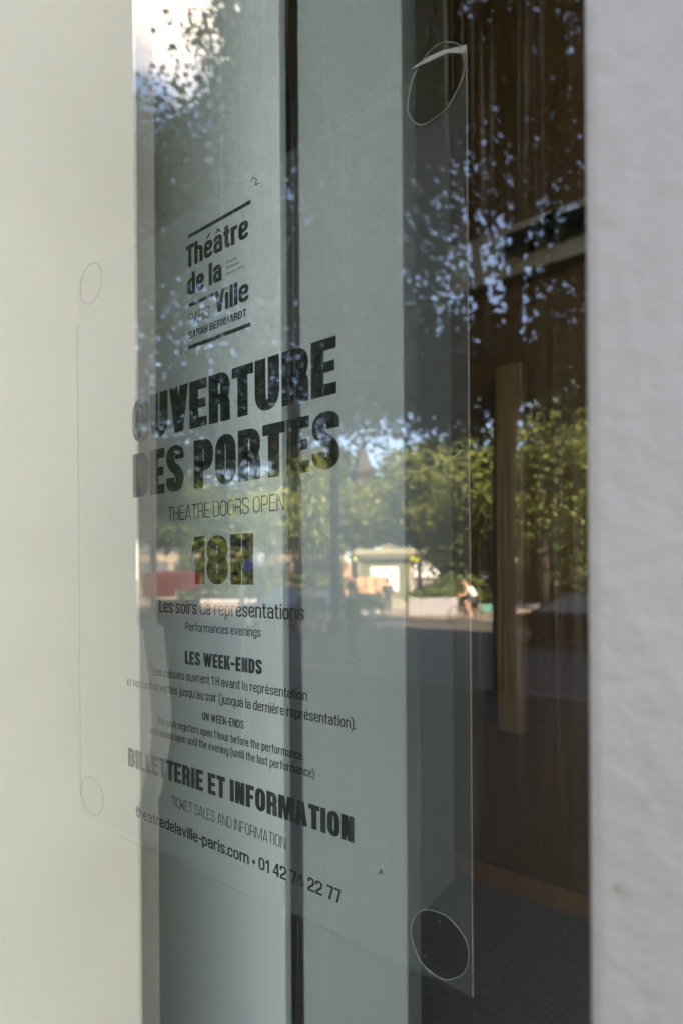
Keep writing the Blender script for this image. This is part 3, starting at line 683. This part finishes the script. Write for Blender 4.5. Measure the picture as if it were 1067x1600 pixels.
# ---- kiosk
M_olive = mat('olive_paint', (.115, .125, .07), .5, var=.12, scale=3)
M_olive2 = mat('pale_olive_trim', (.25, .25, .18), .5)
M_pw = mat('poster_white', (.80, .80, .80), .5)
M_pl = mat('poster_lilac', (.52, .52, .66), .5)
M_black = mat('poster_black', (.02, .02, .02), .5)
M_skin = mat('skin', (.50, .28, .19), .55)
M_lime = mat('lime_lamp', (.50, .58, .05), .4)
kp = refl_ground(640, 33, .12)
kdir = Vector((AY, AX, 0))               # image right, out on the square
e1 = Vector((-kp.x, -kp.y, 0)).normalized()
kq = refl_ground(562, 33.6, .12) - kp
kz = math.atan2(kq.y, kq.x)
kiosk = empty('kiosk', kp, kz, label='olive green newspaper kiosk with white posters across the road', cat='kiosk')
# local x runs along the front to image left; the front faces the theatre on local +y or -y
toward = (Matrix.Rotation(-kz, 3, 'Z') @ Vector((-kp.x, -kp.y, 0)))
sg = 1 if toward.y > 0 else -1
KW, KD, KH = 2.75, 2.3, 2.7
def kb(name, a, b, m, bev=0, parent=kiosk):
    a = (a[0], a[1] * sg, a[2]); b = (b[0], b[1] * sg, b[2])
    lo = tuple(min(p, q) for p, q in zip(a, b)); hi = tuple(max(p, q) for p, q in zip(a, b))
    return MB().box(lo, hi, bev).build(name, m, parent)
# right flank recedes: depth runs away from the theatre (local -y*sg)
kb('cabin', (0, -KD, 0), (KW, 0, KH), M_olive)
kb('plinth', (-.05, -KD - .05, 0), (KW + .05, .05, .5), M_olive2, .01)
kb('cornice', (-.18, -KD - .2, KH), (KW + .2, .2, KH + .16), M_olive2, .02)
kb('roof', (-.3, -KD - .3, KH + .162), (KW + .3, .3, KH + .52), M_olive2, .06)
kb('finial', (KW / 2 - .3, -KD / 2 - .3, KH + .52), (KW / 2 + .3, -KD / 2 + .3, KH + .85), M_olive, .05)
fr = kb('poster_panel', (.62, .01, .9), (2.15, .05, 2.25), M_pw)
kb('poster_panel', (1.50, .052, 1.0), (2.10, .058, 2.0), M_pl)
MB().prism([(1.00, 1.95), (1.12, 1.95), (.78, 1.35), (.70, 1.42)], 1, .056 * sg, .062 * sg).build('printed_mark', M_black, kiosk)
kb('printed_mark', (1.40, .056, 1.35), (1.46, .062, 2.05), M_black)
for x in (-.06, KW): kb('pilaster', (x, -.04, .5), (x + .12, .08, KH), M_olive2, .01)
# flank with the arched portrait poster (kept generic)
fl_ = MB()
pts = [(-.35 - .0, .75), (-1.35, .75)] + [(-.85 - .5 * math.cos(t), 1.95 + .42 * math.sin(t)) for t in np.linspace(0, math.pi, 12)]
fl_.prism([(y * sg, z) for y, z in pts], 0, -.05, -.012)
fl_.build('arched_poster', M_pw, kiosk)
pm = MB(); pm.prism([((-.85 - .3 * math.cos(t)) * sg, 1.75 + .36 * math.sin(t)) for t in np.linspace(0, 2 * math.pi, 16)[:-1]], 0, -.058, -.052); pm.build('portrait_hair', M_black, kiosk)
pm = MB(); pm.prism([((-.90 - .2 * math.cos(t)) * sg, 1.68 + .3 * math.sin(t)) for t in np.linspace(0, 2 * math.pi, 16)[:-1]], 0, -.064, -.059); pm.build('portrait_face', M_skin, kiosk)
for x, y in ((KW + .24, .22), (-.16, .22), (-.22, -1.1), (-.22, -2.1)):
    MB().ball((x, y * sg, KH - .04), .10, 10, (.8, .8, 1.5)).build('cornice_lamp', M_lime, kiosk)

# ---- planting, screens and street furniture near the kiosk
def hedge_box(name, x0, x1, D, z0, z1, depth, box_m, leaf_m, label, cat, n, size, seed, leafz=.35):
    a = refl_ground(x0, D, .12); b = refl_ground(x1, D, .12); d = (b - a); Ln = d.length; rz = math.atan2(d.y, d.x)
    e = empty(name, a, rz, label=label, cat=cat)
    MB().box((0, -depth / 2, 0), (Ln, depth / 2, z1), .02).build('trough', box_m, e)
    crown('foliage', [(Ln * t, 0, z1 + leafz * .4, Ln * .22, depth * .45, leafz) for t in (.12, .38, .62, .88)], n, size, leaf_m, e, seed, .16, 10)
    return e
M_grey = mat('grey_trough', (.30, .30, .33), .5, var=.1)
hedge_box('planter', 636, 712, 27.5, 0, .78, .8, M_grey, M_leafC, 'long grey planter trough with low greenery in front of the kiosk', 'planter', 900, .13, 31, .28)
hedge_box('planter', 548, 592, 28, 0, .25, .9, M_grey, M_leafD, 'dark clipped hedge in a low trough left of the standing person', 'planter', 2600, .14, 32, .55)
sh = refl_ground(705, 30, .12)
s_ = empty('shrub', sh, label='bright green shrub behind the grey planter trough', cat='shrub')
crown('foliage', [(0, 0, .9, .9, .8, .9), (-.6, .5, .7, .7, .6, .7), (.7, -.5, 1.0, .7, .7, .8)], 2600, .17, M_leafC, s_, 33, .2, 10)
MB().tube([(0, 0, 0), (.02, 0, .4), (0, .05, .9)], [.05, .04, .02], 8).build('stem', M_bark, s_)
hedge_box('hedge', 430, 545, 40, 0, .2, 1.2, M_grey, M_leafD, 'dark green hedge behind the slim grey trunk and the parked car', 'hedge', 5000, .22, 41, 1.35)
hedge_box('hedge', 285, 425, 42, 0, .2, 1.6, M_grey, M_leafD, 'tall dark green hedge behind the red stall and the street lamp', 'hedge', 11000, .22, 43, 3.0)
hedge_box('hedge', 742, 960, 33, 0, .2, 1.2, M_grey, M_leafD, 'long dark green hedge right of the kiosk behind the black car', 'hedge', 9000, .2, 42, 1.3)
M_peach = mat('peach_canvas', (.55, .30, .17), .7, var=.15, scale=2)
a = refl_ground(536, 30, .12); b = refl_ground(604, 30, .12); d = b - a
tr = empty('terrace_screen', a, math.atan2(d.y, d.x), label='peach coloured canvas cafe screen behind the dark hedge', cat='screen')
MB().box((0, -.03, .75), (d.length, .03, 1.72), .01).build('canvas', M_peach, tr)
MB().box((0, -.12, 1.72), (.35, .12, 2.5), .02).build('end_panel', M_peach, tr)
for t in np.linspace(.03, d.length - .03, 5): MB().tube([(t, .06, 0), (t, .06, 1.75)], .03, 8).build('post', M_metal, tr)
# red market stall
M_red = mat('red_canvas', (.95, .06, .04), .6, var=.1)
M_red2 = mat('faded_red_canvas', (.12, .05, .05), .6)
a = refl_ground(229, 25, .12); b = refl_ground(309, 25, .12); d = b - a; Ln = d.length
st = empty('market_stall', a, math.atan2(d.y, d.x), label='stall under a bright red canvas roof at the left of the square', cat='stall')
tw = Matrix.Rotation(-math.atan2(d.y, d.x), 3, 'Z') @ Vector((-a.x, -a.y, 0)); sg2 = 1 if tw.y > 0 else -1
dp = 1.9
def vy(y): return y * sg2
rv = [(-.1, vy(.1), 1.92), (Ln + .1, vy(.1), 1.92), (Ln + .1, vy(-dp), 1.92), (-.1, vy(-dp), 1.92), (Ln * .5, vy(-dp / 2), 2.12)]
mesh_obj('roof', rv, [(0, 1, 4), (1, 2, 4), (2, 3, 4), (3, 0, 4)], M_red, st)
val = MB(); n_ = 8
prof = [(-.1, 1.93), (Ln + .1, 1.93)]
for i in range(n_ * 4 + 1):
    t = 1 - i / (n_ * 4); prof.append((-.1 + (Ln + .2) * t, 1.05 - .10 * abs(math.sin(t * n_ * math.pi)) + (.0 if t < .55 else .28)))
val.prism(prof, 1, vy(.11), vy(.13)); val.build('valance', M_red, st)
for x in (0, Ln):
    for y in (0, -dp + .1): MB().tube([(x, vy(y), 0), (x, vy(y), 1.95)], .03, 8).build('post', M_metal, st)
MB().box((.1, min(vy(-.9), vy(-.2)), .0), (Ln - .1, max(vy(-.9), vy(-.2)), .85), .01).build('counter', M_red2, st)
# lamp with white globe, blue sign, white bollard sign
M_globe = mat('white_globe', (.85, .86, .86), .3)
M_blue = mat('blue_enamel', (.10, .16, .62), .4)
p = refl_ground(404, 27, .12)
lp = empty('street_lamp', p, label='grey street lamp with a white lantern', cat='street lamp')
MB().tube([(0, 0, 0), (0, 0, .3), (0, 0, 2.15)], [.11, .06, .05], 10).build('pole', M_metal, lp)
MB().tube([(0, 0, 2.15), (0, 0, 2.25), (0, 0, 2.75), (0, 0, 2.9)], [.10, .24, .27, .08], 10).build('lantern', M_globe, lp)
MB().tube([(0, 0, 2.9), (0, 0, 3.02)], [.22, .03], 10).build('cap', M_metal, lp)
p = refl_ground(389, 24, .12)
sp_ = empty('street_sign', p, math.atan2(-p.x, p.y) + math.pi, label='small square blue sign on a thin pole', cat='sign')
MB().tube([(0, 0, 0), (0, 0, 2.5)], .03, 8).build('pole', M_metal, sp_)
MB().box((-.16, -.05, 2.06), (.16, -.032, 2.46), .008).build('sign_plate', M_blue, sp_); MB().box((-.16, .032, 2.06), (.16, .05, 2.46), .008).build('sign_plate', M_blue, sp_)
p = refl_ground(378, 24.5, .12)
bo = empty('pavement_board', p, label='upright white board standing by the kerb', cat='sign')
MB().box((-.12, -.05, .35), (.12, .05, 1.45), .02).build('board', M_pw, bo); MB().box((-.16, -.12, 0), (.16, .12, .35), .02).build('foot', M_grey, bo)

# ---- cars
M_tyre = mat('tyre', (.02, .02, .02), .8)
M_rim = mat('rim', (.45, .45, .47), .3, .8)
M_cglass = mat('car_glass_sky_glare', (.20, .23, .27), .05, spec=.9)  # pale base colour stands in for sky glare on the windscreen
M_lamp = mat('car_lamp', (.7, .7, .7), .2)
def car(loc, rz, paint, label, L_=4.3, H_=1.5, W_=1.78):
    e = empty('parked_car', loc, rz, label=label, cat='car', group='cars parked along the road')
    bp = [(-L_ / 2, .32), (-L_ / 2 + .05, .78), (-L_ / 2 + .35, .92), (L_ / 2 - 1.15, .95), (L_ / 2 - .25, .80), (L_ / 2, .62), (L_ / 2 - .02, .3), (L_ / 2 - .5, .22), (-L_ / 2 + .5, .22)]
    MB().prism(bp, 1, -W_ / 2, W_ / 2).build('body', paint, e)
    o = e.children[0]
    bv = o.modifiers.new('soft', 'BEVEL'); bv.width = .07; bv.segments = 3; bv.limit_method = 'ANGLE'
    cb = bmesh.new()
    b_ = [(-L_ / 2 + .25, .93), (L_ / 2 - 1.05, .95)]; t_ = [(-L_ / 2 + .75, H_), (L_ / 2 - 1.95, H_)]
    lo = [cb.verts.new((x, s * (W_ / 2 - .06), z)) for s in (-1, 1) for x, z in b_]
    hi = [cb.verts.new((x, s * (W_ / 2 - .24), z - .05)) for s in (-1, 1) for x, z in t_]
    for q in ((lo[0], lo[1], hi[1], hi[0]), (lo[2], hi[2], hi[3], lo[3]), (lo[0], hi[0], hi[2], lo[2]), (lo[1], lo[3], hi[3], hi[1])): cb.faces.new(q)
    cb.faces.new((hi[0], hi[1], hi[3], hi[2])); m = MB(); m.bm.free(); m.bm = cb; m.build('windows', M_cglass, e)
    MB().box((t_[0][0] - .05, -W_ / 2 + .22, H_ - .06), (t_[1][0] + .05, W_ / 2 - .22, H_), .025).build('roof', paint, e)
    for s in (-1, 1):
        for k in (0, 1): MB().tube([(b_[k][0], s * (W_ / 2 - .07), .93), (t_[k][0], s * (W_ / 2 - .25), H_ - .03)], .035, 6).build('pillar', paint, e)
        MB().box((L_ / 2 - .22, s * .62 - .16, .6), (L_ / 2 + .005, s * .62 + .16, .74), .03).build('headlight', M_lamp, e)
        for x in (-L_ / 2 + .8, L_ / 2 - .85):
            wv = MB().tube([(x, s * (W_ / 2 - .18), .31), (x, s * (W_ / 2 + .015), .31)], .31, 20).build('wheel', M_tyre, e)
            MB().tube([(x, s * (W_ / 2 + .016), .31), (x, s * (W_ / 2 + .03), .31)], [.2, .18], 14).build('rim', M_rim, wv)
    return e
def along(x0, x1, D): a = refl_ground(x0, D); b = refl_ground(x1, D); return math.atan2(b.y - a.y, b.x - a.x)
M_carb = mat('black_car_paint', (.012, .013, .016), .15, spec=.7)
M_carg = mat('dark_grey_car_paint', (.05, .055, .06), .18, spec=.7)
M_cars = mat('silver_car_paint', (.4, .41, .43), .25, .6)
car(refl_ground(910, 16.5), math.pi, M_carb, 'black car parked close to the dark tree trunk')
car(refl_ground(455, 22.5), math.pi, M_carg, 'dark grey car parked by the slim tree trunk')
car(refl_ground(985, 27), math.pi, M_cars, 'silver car across the road behind the black one')

# ---- people
def body(pts, edges, radii, name, m, parent, sub=2):
    me = bpy.data.meshes.new(name); me.from_pydata(pts, edges, []); o = bpy.data.objects.new(name, me); COL.objects.link(o); o.parent = parent
    sk = o.modifiers.new('skin', 'SKIN'); sk.use_smooth_shade = True
    for i, r in enumerate(radii): me.skin_vertices[0].data[i].radius = (r, r * .9)
    me.skin_vertices[0].data[0].use_root = True
    ss = o.modifiers.new('smooth', 'SUBSURF'); ss.levels = sub; ss.render_levels = sub
    me.materials.append(m); return o
M_shirtw = mat('white_shirt', (.82, .82, .82), .7)
M_short = mat('dark_shorts', (.03, .032, .04), .8)
M_hair = mat('brown_hair', (.04, .025, .015), .7)
M_coat = mat('dark_coat', (.035, .037, .045), .8)
M_jean = mat('dark_trousers', (.03, .035, .05), .8)
M_teal = mat('teal_canvas', (.05, .22, .20), .6)
def arm_hand(parent, sh_, el, wr, m, fwd):
    sh_, el, wr = Vector(sh_), Vector(el), Vector(wr); f = Vector(fwd)
    tip = wr + f * .1
    pts = [sh_, sh_.lerp(el, .5), el, el.lerp(wr, .5), wr, wr + f * .05]
    rd = [.055, .05, .042, .038, .028, .036]
    ed = [(i, i + 1) for i in range(5)]
    side = f.cross(Vector((0, 0, 1))).normalized()
    for k in range(4):
        i0 = len(pts); o = side * (k - 1.5) * .019
        pts += [wr + f * .085 + o, wr + f * .125 + o - Vector((0, 0, .02)), wr + f * .13 + o - Vector((0, 0, .05))]; rd += [.009, .008, .007]
        ed += [(5, i0), (i0, i0 + 1), (i0 + 1, i0 + 2)]
    i0 = len(pts); pts += [wr + f * .05 + side * .04, wr + f * .085 + side * .05]; rd += [.010, .008]; ed += [(4, i0), (i0, i0 + 1)]
    return pts, ed, rd
# cyclist; local +x is the riding direction (to the left in the picture)
D_c = 24.6
cp = refl_ground(733, D_c, 0.0); nx = refl_ground(700, D_c, 0.0) - cp; crz = math.atan2(nx.y, nx.x)
bk = empty('bicycle', cp, crz, label='dark city bicycle under the rider in white', cat='bicycle')
for x in (-.52, .55):
    wv = MB().ring((x, 0, .34), (1, 0, 0), (0, 0, 1), .32, .32, .022, 28).build('wheel', M_tyre, bk)
    sp = MB()
    for k in range(7):
        t = math.pi * k / 7; sp.tube([(x - .31 * math.cos(t), 0, .34 - .31 * math.sin(t)), (x + .31 * math.cos(t), 0, .34 + .31 * math.sin(t))], .003, 4)
    sp.build('spokes', M_rim, wv)
fm = MB()
for a_, b_ in (((-.52, 0, .34), (-.05, 0, .30)), ((-.05, 0, .30), (-.2, 0, .85)), ((-.52, 0, .34), (-.18, 0, .78)), ((-.05, 0, .30), (.42, 0, .74)), ((-.18, 0, .76), (.40, 0, .82)), ((.55, 0, .34), (.40, 0, .84)), ((.40, 0, .84), (.37, 0, 1.02))): fm.tube([a_, b_], .018, 8)
fm.build('frame', M_carg, bk)
MB().tube([(.34, -.27, 1.03), (.40, -.1, 1.02), (.40, .1, 1.02), (.34, .27, 1.03)], .013, 8).build('handlebar', M_metal, bk)
MB().ball((-.22, 0, .89), .12, 12, (1.1, .7, .35)).build('saddle', M_short, bk)
MB().box((-.85, -.2, .42), (-.45, -.08, .74), .03).build('pannier', M_teal, bk)
rd_ = empty('person', cp + Vector((0, 0, .02)), crz, label='rider in a white shirt leaning over a bicycle', cat='person')
ap, ae, ar = [], [], []
P_ = [Vector(p) for p in ((-.2, 0, .98), (-.12, 0, 1.14), (.03, 0, 1.32), (.10, 0, 1.42), (.17, 0, 1.50), (.24, 0, 1.60), (.26, 0, 1.68))]
Rr = [.14, .145, .16, .13, .055, .095, .085]; Ed = [(i, i + 1) for i in range(6)]
for s in (-1, 1):
    i0 = len(P_); P_ += [Vector((-.2, s * .1, .95)), Vector((.18 if s > 0 else .14, s * .12, .78 if s > 0 else .62)), Vector((.0 if s > 0 else -.08, s * .12, .40 if s > 0 else .22)), Vector((.14 if s > 0 else .05, s * .12, .34 if s > 0 else .15))]
    Rr += [.10, .07, .05, .045]; Ed += [(0, i0), (i0, i0 + 1), (i0 + 1, i0 + 2), (i0 + 2, i0 + 3)]
    pts, ed, rr = arm_hand(None, (.06, s * .19, 1.38), (.22, s * .24, 1.15), (.33, s * .25, 1.06), None, (1, 0, -.1))
    i0 = len(P_); P_ += pts; Rr += rr; Ed += [(3, i0)] + [(a_ + i0, b_ + i0) for a_, b_ in ed]
body([tuple(p) for p in P_], Ed, Rr, 'body', M_skin, rd_)
body([(-.21, 0, .97), (-.12, 0, 1.14), (.03, 0, 1.32), (.09, 0, 1.42), (.04, .2, 1.38), (.04, -.2, 1.38), (.13, .23, 1.27), (.13, -.23, 1.27)], [(0, 1), (1, 2), (2, 3), (3, 4), (3, 5), (4, 6), (5, 7)], [.165, .18, .195, .15, .085, .085, .075, .075], 'shirt', M_shirtw, rd_)
body([(-.22, 0, .95), (-.2, .1, .94), (-.2, -.1, .94), (.08, .125, .82), (.06, -.125, .72)], [(0, 1), (0, 2), (1, 3), (2, 4)], [.165, .13, .13, .095, .095], 'shorts', M_short, rd_)
for fx, fy, fz in ((.0, .12, .36), (-.08, -.12, .17)):
    MB().tube([(fx - .05, fy, fz - .005), (fx + .02, fy, fz + .01), (fx + .12, fy, fz - .03), (fx + .19, fy, fz - .05)], [.03, .055, .048, .025], 10).build('shoe', M_tyre, rd_)
MB().ball((.225, 0, 1.685), .1, 12, (1.1, .85, .8)).build('hair', M_hair, rd_)
# standing person
def stander(px, D, label, coat, z=.12, h=1.0, turn=0.0):
    p = refl_ground(px, D, z); e = empty('person', p, turn, label=label, cat='person')
    P_ = [Vector(q) for q in ((0, 0, .95), (0, 0, 1.12), (0, 0, 1.32), (0, 0, 1.42), (.01, 0, 1.5), (.03, 0, 1.6), (.02, 0, 1.69))]
    Rr = [.14, .13, .155, .12, .055, .09, .08]; Ed = [(i, i + 1) for i in range(6)]
    for s in (-1, 1):
        i0 = len(P_); P_ += [Vector((0, s * .09, .9)), Vector((.04 * s, s * .1, .5)), Vector((-.03 + .05 * s, s * .1, .09)), Vector((.13 + .05 * s, s * .12, .045))]
        Rr += [.1, .065, .045, .04]; Ed += [(0, i0), (i0, i0 + 1), (i0 + 1, i0 + 2), (i0 + 2, i0 + 3)]
        pts, ed, rr = arm_hand(None, (0, s * .2, 1.4), (-.03, s * .25, 1.12), (.08, s * .22, .9), None, (.35, 0, -.93))
        i0 = len(P_); P_ += pts; Rr += rr; Ed += [(3, i0)] + [(a_ + i0, b_ + i0) for a_, b_ in ed]
    body([tuple(q * h) for q in P_], Ed, [r * h for r in Rr], 'body', M_skin, e)
    body([tuple(Vector(q) * h) for q in ((0, 0, .82), (0, 0, 1.1), (0, 0, 1.32), (0, 0, 1.42), (0, .2, 1.4), (0, -.2, 1.4), (-.03, .255, 1.12), (-.03, -.255, 1.12), (.04, .235, .98), (.04, -.235, .98))],
         [(0, 1), (1, 2), (2, 3), (3, 4), (3, 5), (4, 6), (5, 7), (6, 8), (7, 9)], [.185, .17, .19, .14, .08, .08, .062, .062, .055, .055], 'jacket', coat, e)
    body([tuple(Vector(q) * h) for q in ((0, 0, .92), (0, .09, .88), (0, -.09, .88), (.04, .1, .5), (-.04, -.1, .5), (.02, .1, .14), (-.08, -.1, .14))], [(0, 1), (0, 2), (1, 3), (2, 4), (3, 5), (4, 6)], [.16, .12, .12, .085, .085, .065, .065], 'trousers', M_jean, e)
    for k in (-1, 1):
        MB().tube([Vector(q) * h for q in ((-.09 + .05 * k, .1 * k, .05), (-.03 + .05 * k, .1 * k, .065), (.09 + .05 * k, .115 * k, .05), (.18 + .05 * k, .125 * k, .038))], [.03 * h, .058 * h, .05 * h, .025 * h], 10).build('shoe', M_tyre, e)
    MB().ball((.005 * h, 0, 1.665 * h), .115 * h, 12, (1, .85, 1)).build('hair', M_hair, e)
    return e
stander(605, 27.2, 'person in a dark jacket standing in front of the kiosk', M_coat, h=.95, turn=1.2)
stander(490, 24, 'person in dark clothes beside the slim grey trunk', M_coat, z=.12, turn=2.2)
stander(486, 11.6, 'nearest person, dark clothed, standing on the shaded pavement', M_coat, z=.12, h=1.03, turn=.6)
stander(548, 12.6, 'person in a dark coat a step behind the nearest one', mat('black_coat', (.02, .02, .022), .8), z=.12, h=.98, turn=2.6)
stander(452, 27, 'person walking behind the dark grey car', mat('grey_jumper', (.16, .16, .17), .8), turn=.4)

# ---- far buildings and the spire
M_fac = mat('pale_limestone', (.18, .15, .11), .75, var=.12, scale=.6)
M_slate = mat('grey_zinc_roof', (.12, .13, .15), .5)
M_wind = mat('dark_window', (.05, .055, .065), .15)
def house(px0, px1, D, h, label, floors=5, cols=9):
    a = refl_ground(px0, D, .12); b = refl_ground(px1, D, .12); d = b - a; Ln = d.length
    e = empty('apartment_building', a, math.atan2(d.y, d.x), label=label, cat='building', group='stone buildings beyond the square')
    tw = Matrix.Rotation(-math.atan2(d.y, d.x), 3, 'Z') @ Vector((-a.x, -a.y, 0)); g = 1 if tw.y > 0 else -1
    MB().box((0, min(0, -g * 9), 0), (Ln, max(0, -g * 9), h)).build('wall', M_fac, e)
    MB().prism([(0 * g, h), (-.9 * g, h + 2.3), (-8 * g, h + 2.6), (-9 * g, h)], 0, -.2, Ln + .2).build('roof', M_slate, e)
    MB().box((-.1, min(.002 * g, .3 * g), h - .45), (Ln + .1, max(.002 * g, .3 * g), h - .1)).build('cornice', M_fac, e)
    fh = (h - 4.2) / (floors - 1)
    for f in range(floors):
        for c_ in range(cols):
            x = Ln * (c_ + .5) / cols; z0 = .3 if f == 0 else 4.4 + (f - 1) * fh; hh = 3.2 if f == 0 else fh * .66; ww_ = Ln / cols * (.3 if f else .36)
            MB().box((x - ww_, min(.004 * g, .05 * g), z0), (x + ww_, max(.004 * g, .05 * g), z0 + hh)).build('window', M_wind, e)
    return e
house(215, 345, 72, 10.5, 'pale stone apartment building furthest left beyond the stall', 4, 5)
house(349, 540, 76, 10.5, 'pale stone apartment building behind the street lamp', 4, 7)
house(705, 1000, 84, 10.0, 'pale stone apartment building behind the right hand trees', 4, 9)
M_brick = mat('dark_red_brick', (.05, .022, .018), .8, var=.3, scale=1.5)
M_spire = mat('dark_slate', (.02, .018, .018), .6)
p = refl_ground(567, 62, .12)
tw_ = empty('turret', p, .5, label='dark red turret with a pointed slate spire above the trees', cat='tower')
def zz(y): return CZ + (HOR - y) * 62 / F - .12
MB().box((-.95, -.95, 0), (.95, .95, zz(742))).build('shaft', M_brick, tw_)
MB().box((-1.12, -1.12, zz(742) + .002), (1.12, 1.12, zz(734)), .05).build('parapet', M_brick, tw_)
mesh_obj('spire', [(-.8, -.8, zz(734)), (.8, -.8, zz(734)), (.8, .8, zz(734)), (-.8, .8, zz(734)), (0, 0, zz(684))], [(0, 1, 4), (1, 2, 4), (2, 3, 4), (3, 0, 4), (3, 2, 1, 0)], M_spire, tw_)
MB().box((-.35, -1.0, zz(765)), (.35, -.952, zz(750))).build('opening', M_wind, tw_); MB().box((-.35, .952, zz(765)), (.35, 1.0, zz(750))).build('opening', M_wind, tw_)
